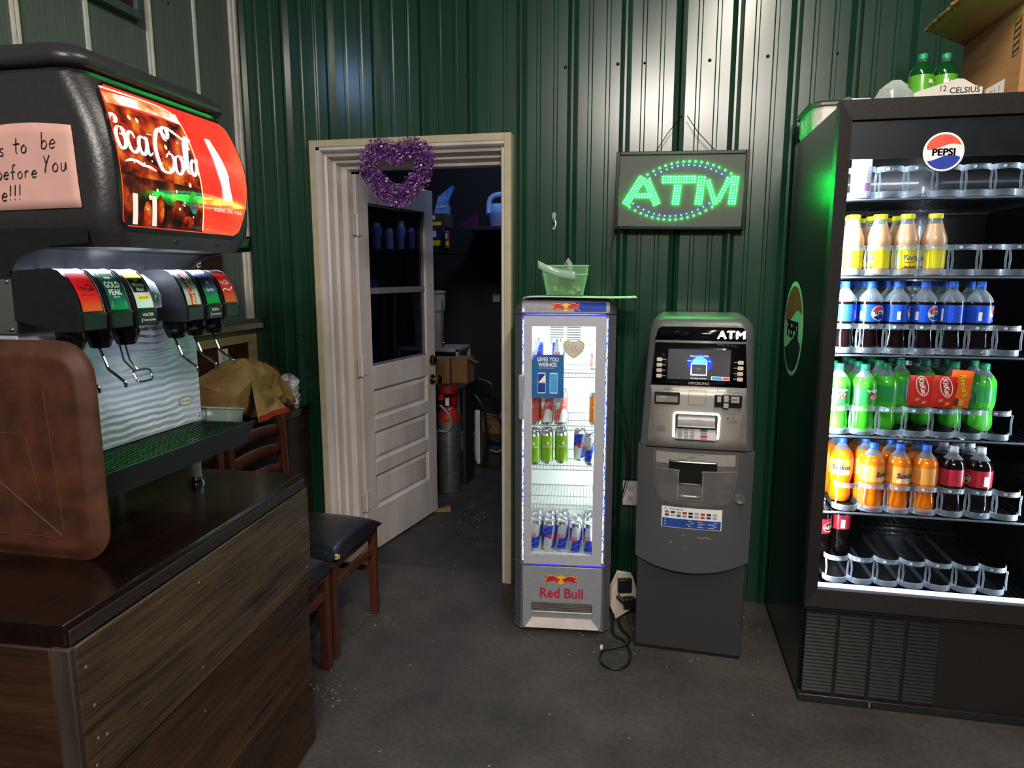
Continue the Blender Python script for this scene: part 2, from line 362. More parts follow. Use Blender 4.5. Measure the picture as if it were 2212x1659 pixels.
for z in (1.745, 1.035, .31):
    h = MB(); h.box(-.004, .046, -.004, .0, z - .050, z + .050); h.box(-.034, -.004, -.004, .0, z - .050, z + .050); h.tube([(-.004, -.006, z - .054), (-.004, -.006, z + .054)], .0070, 8)
    for dz in (-.03, .03):
        h.lathe([(.0001, -.0035), (.003, -.003)], 6, (.028, 0, z + dz), ax=1, m=1)
    leafpart(h, 'hinge', [wpaint, pm('rusty_screw', '6b4a34', .6, .5)])
for z, kn in ((.985, 0), (.865, 1)):
    k = MB(); k.lathe([(.0001, -.002), (.030, -.002), (.031, -.006), (.026, -.012), (.012, -.014)] + ([(.010, -.03), (.018, -.036), (.027, -.045), (.028, -.056), (.02, -.064), (.0001, -.067)] if kn else [(.022, -.018), (.024, -.026), (.0001, -.028)]), 18, (LW - .05, 0, z), ax=1)
    leafpart(k, 'door_knob' if kn else 'deadbolt', brass)
# ---------------- room behind the door
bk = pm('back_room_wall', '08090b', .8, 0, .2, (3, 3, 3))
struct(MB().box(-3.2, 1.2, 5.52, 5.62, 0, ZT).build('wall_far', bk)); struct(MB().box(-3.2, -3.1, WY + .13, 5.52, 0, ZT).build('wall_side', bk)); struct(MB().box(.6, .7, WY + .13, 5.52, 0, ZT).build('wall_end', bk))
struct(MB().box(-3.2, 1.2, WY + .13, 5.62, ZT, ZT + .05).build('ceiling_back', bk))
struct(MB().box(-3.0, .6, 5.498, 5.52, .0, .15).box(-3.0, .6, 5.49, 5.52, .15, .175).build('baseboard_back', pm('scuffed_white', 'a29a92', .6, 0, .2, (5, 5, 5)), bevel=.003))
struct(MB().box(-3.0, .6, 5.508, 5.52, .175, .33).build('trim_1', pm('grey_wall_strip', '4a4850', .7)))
# ================================================================== LEFT SIDE
# ---------------- counter carrying the dispenser
def wood(name, c1, c2, axis, rough=.5, coat=0, bump=.5):
    """stained boards: streaks along the grain, patchy wear"""
    if name in MC: return MC[name]
    m = bpy.data.materials.new(name); m.use_nodes = True; nt = m.node_tree; N = nt.nodes; L = nt.links; b = N['Principled BSDF']
    tc = N.new('ShaderNodeTexCoord')
    def nz(sc, det=5, ro=.6):
        mp = N.new('ShaderNodeMapping'); mp.inputs['Scale'].default_value = sc; n = N.new('ShaderNodeTexNoise'); n.inputs['Scale'].default_value = 1
        n.inputs['Detail'].default_value = det; n.inputs['Roughness'].default_value = ro; L.new(tc.outputs['Object'], mp.inputs[0]); L.new(mp.outputs[0], n.inputs[0]); return n
    sc = [70, 70, 70]; sc[axis] = 3.0; g = nz(sc, 6, .7); s2 = [9, 9, 9]; s2[axis] = 2.2; p = nz(s2, 5, .6); s3 = [220, 220, 220]; s3[axis] = 8; f = nz(s3, 2)
    r = N.new('ShaderNodeValToRGB'); r.color_ramp.elements[0].position = .38; r.color_ramp.elements[1].position = .68; r.color_ramp.elements[0].color = lin(c1); r.color_ramp.elements[1].color = lin(c2)
    ma = N.new('ShaderNodeMath'); ma.operation = 'MULTIPLY_ADD'; ma.inputs[1].default_value = .55; L.new(g.outputs[0], ma.inputs[0]); mb = N.new('ShaderNodeMath'); mb.operation = 'MULTIPLY'; mb.inputs[1].default_value = .48
    L.new(p.outputs[0], mb.inputs[0]); L.new(mb.outputs[0], ma.inputs[2]); L.new(ma.outputs[0], r.inputs[0]); L.new(r.outputs[0], b.inputs['Base Color'])
    b.inputs['Roughness'].default_value = rough; b.inputs['Coat Weight'].default_value = coat; b.inputs['Coat Roughness'].default_value = .12
    bp = N.new('ShaderNodeBump'); bp.inputs['Strength'].default_value = bump; bp.inputs['Distance'].default_value = .0015
    md = N.new('ShaderNodeMath'); md.operation = 'ADD'; L.new(g.outputs[0], md.inputs[0]); L.new(f.outputs[0], md.inputs[1]); L.new(md.outputs[0], bp.inputs['Height']); L.new(bp.outputs[0], b.inputs['Normal'])
    MC[name] = m; return m
wtop = wood('dark_varnished_wood', '0a0504', '1d0e09', 1, .22, .4, .25)
wface = wood('worn_stained_pine', '0e0906', '5e4a38', 1, .5, 0, .9)
wface2 = wood('worn_stained_pine_brown', '130a06', '533620', 1, .5, 0, .9)
wend = wood('worn_stained_pine_end', '180c06', '45291a', 0, .5, 0, .6)
edge = wood('dark_board_edge', '0e0808', '2a211f', 1, .6, 0, .8)
ct = thing('counter', 'dark stained wooden counter with plank front, carrying the drink dispenser', 'counter', (-1.30, 1.37, 0), R(3.0))
b = MB(); b.box(-.42, .295, -.46, .47, .856, .90); b.build('counter_top', [wtop], ct, bevel=.004)
MB().box(.2955, .300, -.455, .465, .858, .886).build('edge_strip', edge, ct, bevel=.001)
MB().box(-.41, .283, -.445, .455, 0, .856).build('carcass', wood('carcass_wood', '100a08', '251813', 1, .7), ct)
MB().box(.283, .302, -.452, .478, .565, .853).build('plank', wface, ct, bevel=.003)
MB().box(.283, .296, -.452, .462, .285, .562).build('plank', wface2, ct, bevel=.003)
MB().box(.283, .295, -.452, .464, .0, .282).build('plank', wface2, ct, bevel=.003)
for z0, z1, y in ((.60, .853, -.462), (.32, .597, -.460), (0, .317, -.461)): MB().box(-.41, .262, y, -.445, z0, z1).build('end_plank', wend, ct, bevel=.003)
MB().box(.262, .3015, -.463, -.445, .0, .854).build('corner_post', pm('worn_post', '4c413c', .6, 0, .5, (14, 14, 3), bump=.4, col2='2a1f1a'), ct, bevel=.003)
nail = pm('filled_nail', '8f7650', .6)
nl = MB()
for y in (-.42, -.405, -.10, .445):
    for z in (.60, .66, .74, .82, .50, .40, .32, .2, .1): 
        if random.random() < .45: nl.lathe([(.0001, .0012), (.0028, .0008), (.0034, 0)], 7, (.3018 if z > .56 else .2955, y + random.uniform(-.012, .012), z + random.uniform(-.02, .02)), ax=0)
nl.build('nail_head', nail, ct)['kind'] = 'stuff'
# ---------------- brown tray
btray = pm('brown_tray_plastic', '54301f', .5, 0, .3, (14, 14, 14), bump=.12, col2='3a2016')
tr = thing('serving_tray', 'brown plastic serving tray standing on edge against the dispenser', 'tray', (-1.34, 1.150, .9), 0)
def rr_loft(levels, n=6):
    """levels: (x0,x1,z0,z1,r,y)"""
    m = MB(); k = 4 * (n + 1); vs = []
    for x0, x1, z0, z1, r, y in levels: vs += [(x, y, z) for x, z in rrect(x0, x1, z0, z1, r, n)]
    fs = [(i * k + j, i * k + (j + 1) % k, (i + 1) * k + (j + 1) % k, (i + 1) * k + j) for i in range(len(levels) - 1) for j in range(k)]
    fs += [tuple(range(k)), tuple(range((len(levels) - 1) * k, len(levels) * k))]
    return m.add(vs, fs)
X0, X1, Zt = -.28, .243, .468
rr_loft([(X0 + .035, X1 - .035, .035, Zt - .035, .05, -.002), (X0 + .026, X1 - .026, .026, Zt - .026, .055, -.001), (X0 + .012, X1 - .012, .012, Zt - .012, .065, .014), (X0, X1, 0, Zt, .075, .017), (X0, X1, 0, Zt, .075, .021), (X0 + .014, X1 - .014, .014, Zt - .014, .063, .0205), (X0 + .04, X1 - .04, .04, Zt - .04, .05, .005)]).build('tray_shell', btray, tr, ang=50)
rb = MB()
for pts in ([(X0 + .05, 0, .375), (.125, 0, .375)], [(X0 + .05, 0, .275), (.06, 0, .275)], [(X0 + .05, 0, .055), (.15, 0, .055)], [(.135, 0, .37), (.15, 0, .07)], [(-.09, 0, .14), (.115, 0, .35)], [(-.09, 0, .24), (.145, 0, .06)], [(.08, 0, .27), (.10, 0, .13)]):
    rb.tube([(p[0], -.0022, p[2]) for p in pts], .0011, 5)
rb.build('moulded_rib', pm('tray_rib', '563222', .5), tr)
# ---------------- drink dispenser
dp = thing('drink_dispenser', 'six-flavour soda fountain with lit red cola display above brushed steel splash panel', 'soda fountain', (-1.32, 1.49, .9))
DW = Matrix.Translation((1.32, -1.49, -.9))
class D(MB):                                              # built in room coordinates, stored about the dispenser's base
    def build(s, name, mats, parent=None, **k):
        s.v = [(x + 1.32, y - 1.49, z - .9) for x, y, z in s.v]; return MB.build(s, name, mats, parent or dp, **k)
dgrey = pm('dark_grey_shell', '2c2b2e', .36, 0, .08, (160, 160, 160), bump=.35, spec=.6)
YN, YF = 1.200, 1.692
def xf(z): return -1.052 - .062 * max(0, (z - 1.675) / .217) ** 2 - .012 * max(0, (1.675 - z) / .10) ** 2
def loft(levels, n=7):
    m = D(); k = 4 * (n + 1); vs = []
    for x0, x1, y0, y1, r, z, tilt in levels: vs += [(x, y, z + tilt * (y - y0)) for x, y in rrect(x0, x1, y0, y1, r, n)]
    fs = [(i * k + j, i * k + (j + 1) % k, (i + 1) * k + (j + 1) % k, (i + 1) * k + j) for i in range(len(levels) - 1) for j in range(k)]
    fs += [tuple(range(k - 1, -1, -1)), tuple(range((len(levels) - 1) * k, len(levels) * k))]
    return m.add(vs, fs)
lv = []
for z in (1.556, 1.565, 1.58, 1.60, 1.63, 1.67, 1.71, 1.75, 1.79, 1.83, 1.87, 1.892):
    t = (z - 1.60) / .3; lv.append((-1.62, xf(z), YN + .03 * max(0, (1.60 - z) / .05), YF - .012 * max(0, t) ** 2 - .045 * max(0, (1.6 - z) / .05) + .012, .045, z, 0))
loft(lv).build('header_shell', dgrey, ang=40)
loft([(-1.61, -1.120, YN + .012, YF - .016, .04, 1.890, 0), (-1.61, -1.118, YN + .01, YF - .014, .04, 1.901, 0)]).build('chrome_strip', pm('strip_metal', 'a8a49c', .42, .7))
loft([(-1.63, -1.105, YN - .012, YF - .004, .045, 1.902, 0), (-1.63, -1.097, YN - .018, YF, .05, 1.910, 0), (-1.63, -1.099, YN - .018, YF, .05, 1.925, 0), (-1.63, -1.125, YN + .004, YF - .02, .05, 1.946, 0), (-1.60, -1.17, YN + .04, YF - .05, .05, 1.951, 0)]).build('header_lid', dgrey, ang=60)
# rounded neck + canopy under the header and the steel body
nk = [(-1.62, 1.497), (-1.62, 1.60), (-1.12, 1.60), (-1.12, 1.57), (-1.20, 1.564), (-1.26, 1.553), (-1.295, 1.535), (-1.313, 1.51), (-1.318, 1.497)]
D().prism(nk, 1, YN + .004, YF + .09).build('canopy', pm('black_satin', '16171a', .3, bump=.2, scale=(120, 120, 120)), bevel=.006)
D().box(-1.62, -1.312, YN + .005, YF + .092, 1.372, 1.496).build('steel_body', steel, bevel=.003)
for x, z in ((-1.326, 1.485), (-1.326, 1.384)): D().lathe([(.0001, -.004), (.004, -.003), (.0055, 0)], 10, (x, YN + .005, z), ax=1).build('screw', chrome)
spl = bpy.data.materials.new('brushed_splash_steel'); spl.use_nodes = True; nt = spl.node_tree; N = nt.nodes; L = nt.links; bb = N['Principled BSDF']
bb.inputs['Base Color'].default_value = lin('d2dcec'); bb.inputs['Metallic'].default_value = .4; bb.inputs['Roughness'].default_value = .26
tcn = N.new('ShaderNodeTexCoord'); mpn = N.new('ShaderNodeMapping'); mpn.inputs['Scale'].default_value = (1, 1, 1); wv = N.new('ShaderNodeTexWave'); wv.bands_direction = 'Z'
wv.inputs['Scale'].default_value = 17; wv.inputs['Distortion'].default_value = 3.5; wv.inputs['Detail'].default_value = 2; wv.inputs['Detail Scale'].default_value = .7
L.new(tcn.outputs['Object'], mpn.inputs[0]); L.new(mpn.outputs[0], wv.inputs[0]); bpn = N.new('ShaderNodeBump'); bpn.inputs['Strength'].default_value = .15; bpn.inputs['Distance'].default_value = .01
L.new(wv.outputs[0], bpn.inputs['Height']); L.new(bpn.outputs[0], bb.inputs['Normal'])
D().box(-1.62, -1.318, YN + .008, 1.790, 1.068, 1.375).build('splash_panel', spl, bevel=.002)
sp_ = lambda u, v, l=0: (-1.3175 + l, u, v)
D().poly(circ(28, .030, .0125, 1.722, 1.138), sp_, 0, .0006).poly(circ(28, .0275, .0105, 1.722, 1.138), sp_, 1, .0009).text('Cornelius', .0125, sp_, 1.722, 1.1345, 0, .0012, shear=.3).build('maker_badge', [pm('bronze_ink', '6b5a3a', .4), white])
D().lathe([(.0001, .004), (.004, .003), (.0055, 0)], 10, (-1.318, 1.776, 1.085), ax=0).build('screw', chrome)
# lit display, printed on a film that follows the curved front
def S(u, v, l=0): return (xf(v) + .0035 + l, u, v)
def sl(v): return 1.230 + .022 * max(0, (v - 1.60) / .28) ** 3
def sr(v): t = (v - 1.60) / .28; return 1.628 + .040 * t + .030 * math.sin(math.pi * min(1, max(0, t)))
def cor(f, sgn, r=.018):
    def g(v):
        d = max(0, r - (v - 1.598), r - (1.882 - v)); return f(v) + sgn * (r - math.sqrt(max(0, r * r - d * d)))
    return g
fr_ = D(); fr_.band(1.590, 1.888, 26, cor(lambda v: sl(v) - .006, 1, .022), cor(lambda v: sr(v) + .006, -1, .022), S, 0, -.0012, nu=2); fr_.build('display_bezel', pm('bezel_black', '101012', .3))
drd = em_noise('lit_red_film', 'e0241a', 'f03a28', 'ff6a40', 1.2, (2.5, 4, 4), (.3, .5, .72))
cola = em_noise('lit_cola_print', '1a0402', 'c23210', 'ff9a30', .95, (20, 26, 26), (.36, .52, .74))
colad = em_noise('lit_dark_cola_print', '0c0302', '5a1408', 'e05014', .8, (24, 30, 24), (.40, .56, .74))
ice = em_noise('lit_ice_print', 'c43a1a', 'f6b070', 'ffffff', 1.3, (14, 14, 30), (.3, .48, .6))
lw_ = em('lit_white_film', 'ffffff', 2.1); lr2 = em('lit_bubble_print', 'ffd9a0', 1.2)
dsp = D()
dsp.band(1.598, 1.882, 30, cor(sl, 1), cor(sr, -1), S, 0, 0, nu=2)
gr = lambda v: 1.484 - .022 * ((v - 1.60) / .27) ** 3 * (1 if v > 1.6 else 0)
c0 = cor(sl, 1)
dsp.band(1.600, 1.700, 14, lambda v: c0(v) + .002, gr, S, 2, .0006, nu=2)
dsp.band(1.700, 1.842, 14, lambda v: c0(v) + .001, gr, S, 1, .0006, nu=2)
dsp.grid(lambda u, v: S(sl(1.86) + .002 + (1.470 - sl(1.86)) * u, 1.842 + .022 * v + .006 * math.sin(u * 3), .0009), 12, 3, 3)
dsp.ribbon([(1.250, 1.873), (1.34, 1.874), (1.42, 1.872), (1.462, 1.862), (1.476, 1.83), (1.482, 1.76), (1.484, 1.68), (1.483, 1.603)], .0035, S, 5, .0012)
rnd = random.Random(3)
for i in range(46):                                         # drops and bubbles
    u, v = rnd.uniform(1.25, 1.475), rnd.uniform(1.61, 1.83); r = rnd.choice((.0015, .002, .003, .0045))
    dsp.poly(circ(7, r, r * 1.2, u, v), S, rnd.choice((2, 5, 5)), .0010)
for cu, cv, ru, rv_ in ((1.40, 1.635, .032, .030), (1.37, 1.662, .02, .012), (1.45, 1.665, .016, .026)): dsp.poly(circ(14, ru, rv_, cu, cv), S, 2, .0011)
for cu, cv, ru, rv_ in ((1.30, 1.625, .012, .028), (1.34, 1.64, .01, .03), (1.43, 1.62, .02, .012)): dsp.poly(circ(12, ru, rv_, cu, cv), S, 1, .0013)
for u in (1.262, 1.318): dsp.band(1.603, 1.665, 3, lambda v, u=u: u - .005, lambda v, u=u: u + .009, S, 6, .0014, nu=1)
COCA = [[(1.2324, 1.7969), (1.2343, 1.8062), (1.2402, 1.8149), (1.2496, 1.819), (1.2551, 1.8142), (1.2512, 1.8053), (1.2444, 1.803)], [(1.2621, 1.7964), (1.2507, 1.7947), (1.2417, 1.7809), (1.2407, 1.7657), (1.2464, 1.7526), (1.2572, 1.7559), (1.2639, 1.7699), (1.2645, 1.7853), (1.2612, 1.7962), (1.2718, 1.7904)], [(1.2929, 1.7799), (1.2889, 1.79), (1.2812, 1.79), (1.2728, 1.7808), (1.27, 1.768), (1.2738, 1.7539), (1.284, 1.7494), (1.2958, 1.7601), (1.3003, 1.7687)], [(1.3242, 1.7809), (1.3172, 1.7866), (1.3079, 1.7836), (1.3006, 1.771), (1.3003, 1.7571), (1.3068, 1.7487), (1.3167, 1.7558), (1.3242, 1.7698), (1.3287, 1.7881), (1.3237, 1.7617), (1.3269, 1.7501), (1.337, 1.7575)], [(1.3351, 1.7963), (1.3491, 1.7964)], [(1.3959, 1.7923), (1.3874, 1.7957), (1.387, 1.8088), (1.3953, 1.821), (1.4064, 1.8219), (1.407, 1.81), (1.3967, 1.7991), (1.388, 1.809), (1.3763, 1.8133), (1.3596, 1.7938), (1.3496, 1.7694), (1.3493, 1.7466), (1.3565, 1.7264), (1.3728, 1.7211), (1.3895, 1.7288), (1.4004, 1.7445), (1.3998, 1.7612), (1.3867, 1.7641), (1.3777, 1.7543)], [(1.3954, 1.822), (1.4106, 1.8234), (1.4293, 1.817), (1.4544, 1.807), (1.4761, 1.8068), (1.4821, 1.8114)], [(1.4206, 1.7646), (1.4098, 1.7594), (1.403, 1.7449), (1.4036, 1.7281), (1.4132, 1.7233), (1.4247, 1.7328), (1.4292, 1.7488), (1.4255, 1.7619), (1.4206, 1.7646), (1.4377, 1.7632)], [(1.4343, 1.7341), (1.4419, 1.768), (1.4531, 1.7957), (1.4658, 1.8129), (1.4696, 1.8074), (1.4583, 1.7845), (1.4468, 1.755), (1.4438, 1.7337), (1.4518, 1.7279)], [(1.4769, 1.756), (1.4682, 1.7624), (1.4586, 1.7498), (1.457, 1.7356), (1.4625, 1.7269), (1.4724, 1.736), (1.4793, 1.7529), (1.4826, 1.7675), (1.4771, 1.7384), (1.4824, 1.7267)], [(1.2483, 1.727), (1.2648, 1.7321), (1.2819, 1.7316), (1.2988, 1.726), (1.3166, 1.7248), (1.3353, 1.7191)]]
SC_ = lambda u, v, l=0: S(max(u, sl(v) + .001), v, l)
for i, s_ in enumerate(COCA): dsp.ribbon(s_, .0105 if i in (5, 0, 10) else .0092, SC_, 4, .0020, pen=1, wmin=.42)
bt = [(1.5469, 1.8269), (1.5649, 1.8265), (1.5724, 1.8113), (1.5812, 1.7961), (1.5904, 1.7769), (1.5999, 1.748), (1.5965, 1.7171), (1.6024, 1.6833), (1.5608, 1.6791), (1.5658, 1.7135), (1.5586, 1.7424), (1.5554, 1.7679), (1.5521, 1.7931), (1.5481, 1.8107)]
Lb = sorted([bt[0], bt[13], bt[12], bt[11], bt[10], bt[9], bt[8]], key=lambda p: p[1]); Rb = sorted(bt[1:8], key=lambda p: p[1])
def ip(T):
    def g(v):
        for a, c in zip(T, T[1:]):
            if v <= c[1]: return a[0] + (c[0] - a[0]) * max(0, (v - a[1])) / (c[1] - a[1])
        return T[-1][0]
    return g
dsp.band(1.682, 1.826, 14, ip(Lb), ip(Rb), S, 4, .0016, nu=2)
dsp.text('makes the meal', .0185, S, 1.583, 1.652, 6, .0016)
dsp.build('lit_display', [drd, cola, colad, ice, lw_, lr2, em('lit_pale_print', 'd8c8c0', .8)])
for y in (1.40, 1.55): D().lathe([(.0001, .003), (.004, .002), (.005, 0)], 8, (xf(1.578), y, 1.575), ax=0).build('screw', black)
# drip tray: a lipped tray whose front tapers inwards towards the bottom
ytn, ytf = 1.205, 1.805
dt = D(); prof = [(-1.318, 1.066), (-1.318, 1.02), (-1.19, 1.000), (-1.163, 1.010), (-1.150, 1.070), (-1.158, 1.070), (-1.172, 1.022), (-1.20, 1.016), (-1.312, 1.030), (-1.312, 1.066)]
yy = [(ytn + .0, .6), (ytn + .012, .9), (ytn + .03, 1), (ytf - .03, 1), (ytf, .93)]
k = len(prof); vs = []
for y, sx in yy: vs += [(-1.318 + (x + 1.318) * (1 if sx == 1 else (.93 + .07 * sx)), y - (0 if y < 1.7 else (1.07 - z) * .45), z) for x, z in prof]
dt.add(vs, [(i * k + j, i * k + (j + 1) % k, (i + 1) * k + (j + 1) % k, (i + 1) * k + j) for i in range(len(yy) - 1) for j in range(k)])
for y0, y1, q in ((ytn, ytn + .006, 0), (ytf - .006, ytf, 0)): dt.prism([(-1.318, 1.02), (-1.19, 1.002), (-1.165, 1.012), (-1.153, 1.069), (-1.318, 1.066)], 1, y0 - (.02 if y0 > 1.7 else 0), y1 - (.02 if y0 > 1.7 else 0))
dt.build('drip_tray', pm('tray_grey_plastic', '1c1e22', .5, 0, .12, (50, 50, 50), bump=.1), ang=30)
gw = D()
for i in range(12): x = -1.306 + .142 * i / 11; gw.tube([(x, ytn + .012, 1.066), (x, ytf - .03, 1.066)], .0021, 6)
for y in [ytn + .012 + i * .0705 for i in range(9)]: gw.tube([(-1.310, y, 1.0625), (-1.160, y, 1.0625)], .0016, 6)
gw.build('drip_grid', pm('black_wire', '141516', .25, .4))['kind'] = 'stuff'
for fx_, fy_ in ((-1.285, 1.26), (-1.285, 1.70), (-1.56, 1.26), (-1.56, 1.70)):
    D().lathe([(.016, 1.03), (.016, .925), (.019, .922), (.019, .912), (.024, .906), (.024, .9)], 16, (fx_, fy_, 0), m=lambda z: 1 if z < .925 else 0).build('foot', [white, chrome])
D().box(-1.60, -1.335, YN + .03, 1.78, 1.028, 1.068).build('base_box', steel, bevel=.002)
# valves
vp = [(-1.3115, 1.506), (-1.215, 1.512), (-1.196, 1.507), (-1.180, 1.492), (-1.167, 1.470), (-1.158, 1.445), (-1.153, 1.419), (-1.150, 1.419), (-1.150, 1.384), (-1.20, 1.382), (-1.3115, 1.405)]
vf = [(-1.318, 1.510), (-1.215, 1.516), (-1.192, 1.510), (-1.176, 1.494), (-1.163, 1.470), (-1.154, 1.445), (-1.149, 1.419)]
def vmap(y0):
    T = [(1.506, -1.1945), (1.492, -1.1780), (1.470, -1.1650), (1.445, -1.1560), (1.421, -1.1515)]
    def g(u, v, l=0):
        for a, c in zip(T, T[1:]):
            if v >= c[0] or c is T[-1]:
                t = (v - c[0]) / (a[0] - c[0]); return (c[1] + (a[1] - c[1]) * t + .0016 + l, y0 + u, v)
    return g
COKE_C = [(1.2150, 1.7760), (1.205, 1.7700), (1.196, 1.7420), (1.205, 1.7150), (1.222, 1.7200), (1.236, 1.7400)]
def coca(mb, mp, cu, cv, wd, m, lift):
    s = wd / .30; mpp = lambda u, v, l=0: mp(cu + (u - 1.345) * s, cv + (v - 1.765) * s, l)
    mb.ribbon([(1.2550, 1.8000), (1.2400, 1.8180), (1.2150, 1.8100), (1.2020, 1.7850), (1.203, 1.7560), (1.218, 1.7400), (1.238, 1.7520)], .012, mpp, m, lift, pen=1, sub=4)
    for q in COCA[1:]: mb.ribbon(q, .0105, mpp, m, lift, pen=1, sub=4, wmin=.5)
valves = [(1.238, 'zero'), (1.314, 'tea'), (1.392, 'lemon'), (1.566, 'diet'), (1.645, 'lime'), (1.724, 'coke')]
bgreen = pm('sprite_green', '0f7d4a', .3); bblue = pm('sprite_blue', '17306e', .3); gp = pm('tea_green', '0c5a4a', .3); reds = pm('cola_red', 'd31a1e', .3, var=.04)
ylw = pm('lemon_yellow', 'ecd21c', .3); pale = pm('pale_film', 'c8d4e4', .3); dkpl = pm('smoked_plate', '16281f', .3); sil = pm('silver_film', 'c4c4c6', .35)
for y, kind in valves:
    hw = .034
    vb = D().prism(vp, 1, y - hw, y + hw).build('valve', black, bevel=.004)
    q = lambda z0, z1, u0, u1, m, l, mbb, g: mbb.grid(lambda u, v: g(u0 + (u1 - u0) * u, z0 + (z1 - z0) * v, l), 1, 8, m)
    g = vmap(y); lb = D(); W = .0265
    def part_in(mb, name, mats):
        o = mb.build(name, mats, vb); return o
    if kind == 'zero':
        q(1.424, 1.503, -W, W, 0, 0, lb, g); coca(lb, g, 0, 1.472, .042, 1, .0004); lb.text('ZERO SUGAR', .0062, g, 0, 1.456, 1, .0004); mats = [reds, blackink]
    elif kind == 'tea':
        q(1.424, 1.503, -W, W, 0, 0, lb, g); lb.text('SWEET', .006, g, 0, 1.491, 1, .0004, .01); lb.text('GOLD', .018, g, 0, 1.472, 1, .0004, .02, sx=.85); lb.text('PEAK', .018, g, 0, 1.456, 1, .0004, .02, sx=.85); lb.text('ICED TEA', .0045, g, 0, 1.450, 1, .0004)
        for u, v, sg in ((-.021, 1.430, 1), (.021, 1.430, -1), (-.022, 1.499, 1), (.022, 1.499, -1)):
            for dz in (0, .005, .010):
                lb.poly([(u, v + dz * .8), (u + sg * .006, v + dz * .8 + (.004 if v < 1.46 else -.004)), (u + sg * .001, v + dz * .8 + .002)], g, 2, .0004)
        mats = [gp, whiteink, ylw]
    elif kind == 'lemon':
        q(1.424, 1.503, -W, W, 2, 0, lb, g); q(1.478, 1.492, -W + .003, W - .003, 1, .0004, lb, g); q(1.460, 1.480, -W + .003, W - .003, 1, .0004, lb, g); q(1.488, 1.503, -W, W, 0, .0004, lb, g)
        lb.poly([(-.012, 1.489), (.012, 1.489), (0, 1.484)], g, 0, .0006); q(1.4440, 1.452, -.018, .018, 0, .0004, lb, g); lb.text('Minute', .0125, g, 0, 1.4735, 3, .0008, .02); lb.text('Maid', .0125, g, 0, 1.463, 3, .0008, .02); lb.text('LEMONADE', .0052, g, 0, 1.4462, 1, .0008); mats = [ylw, blackink, pale, whiteink]
    elif kind == 'diet':
        q(1.424, 1.503, -W, W, 0, 0, lb, g); q(1.424, 1.503, -.011, .010, 1, .0004, lb, g)
        gv = lambda u, v, l=0: g(-v, 1.4635 + u, l)
        lb.text('Coke', .022, gv, .012, -.007, 2, .0008, .02, .3); lb.text('Diet', .013, gv, -.026, -.005, 2, .0008, .02, .3); mats = [sil, reds, whiteink]
    elif kind == 'lime':
        q(1.424, 1.466, -W, W, 1, 0, lb, g); q(1.466, 1.503, -W, W, 0, 0, lb, g)
        lb.poly([(-.019, 1.458), (-.012, 1.470), (-.002, 1.480), (.006, 1.472), (.019, 1.474), (.016, 1.462), (.021, 1.452), (.008, 1.454), (-.004, 1.446), (-.008, 1.455)], g, 2, .0004); lb.poly(circ(10, .006, .006, .002, 1.478), g, 4, .0003)
        lb.text('Sprite', .0125, g, 0, 1.457, 3, .0008, .015, .25); mats = [bblue, bgreen, pm('badge_blue', '2348a8', .3), whiteink, ylw]
    else:
        q(1.424, 1.503, -W, W, 0, 0, lb, g); coca(lb, g, -.002, 1.479, .038, 1, .0004)
        lb.ribbon([(-.024, 1.457), (-.01, 1.462), (.008, 1.458), (.024, 1.467)], .003, g, 1, .0004); mats = [reds, whiteink]
    part_in(lb, 'flavour_label', mats)
    pl = D().box(-1.1502, -1.1465, y - .029, y + .029, 1.386, 1.417)
    if kind in ('lemon', 'lime'):
        fp = lambda u, v, l=0: (-1.1463 + l, y + u, v)
        pl.poly([(-.025, 1.388), (.025, 1.388), (.025, 1.415), (-.025, 1.415)], fp, 1, .0001)
        pl.text('WATER' if kind == 'lemon' else 'SODA', .0105, fp, 0, 1.405, 2, .0004, .01); pl.text('PUSH DOWN', .0062, fp, .004, 1.394, 2, .0004, .01); pl.ribbon([(-.021, 1.391), (-.018, 1.401)], .0016, fp, 2, .0004)
    part_in(pl, 'push_plate', [dkpl, pm('green_black_label', '0b2016', .3), whiteink])
    nz = D().lathe([(.018, 1.382), (.029, 1.380), (.030, 1.366), (.026, 1.357), (.020, 1.340), (.018, 1.338), (.0001, 1.338)], 18, (-1.212, y, 0), mod=lambda a, z: 1 + .045 * (1 if math.cos(9 * a) > .2 else -.4) * (1 if z < 1.375 else 0))
    part_in(nz, 'nozzle', pm('nozzle_black', '0a0a0b', .22))
    lvr = D()
    if kind == 'lemon':
        for dy in (-.008, .010): lvr.tube([(-1.225, y + dy, 1.345), (-1.215, y + dy, 1.30), (-1.198, y + dy * .6 + .006, 1.276)], .0022, 7)
        lvr.tube(spline([(-1.198, y + .002, 1.275), (-1.190, y + .034, 1.275), (-1.186, y + .040, 1.270), (-1.180, y + .038, 1.255), (-1.178, y + .028, 1.250), (-1.182, y - .002, 1.250), (-1.188, y - .006, 1.256), (-1.196, y - .004, 1.270), (-1.198, y + .002, 1.275)], 4), .0024, 7)
    else:
        lvr.tube([(-1.232, y + .012, 1.350), (-1.205, y + .008, 1.292), (-1.200, y + .007, 1.286), (-1.160, y + .003, 1.262), (-1.157, y + .003, 1.256), (-1.157, y + .003, 1.249)], .0036, 8, flat=.8)
    part_in(lvr, 'lever', chrome)
for y_ in (1.372, 1.585): D().box(-1.27, -1.20, y_, y_ + .07, 1.378, 1.381).build('splash_tab', clear('frosted_tab', 'd8d8c8', .35))
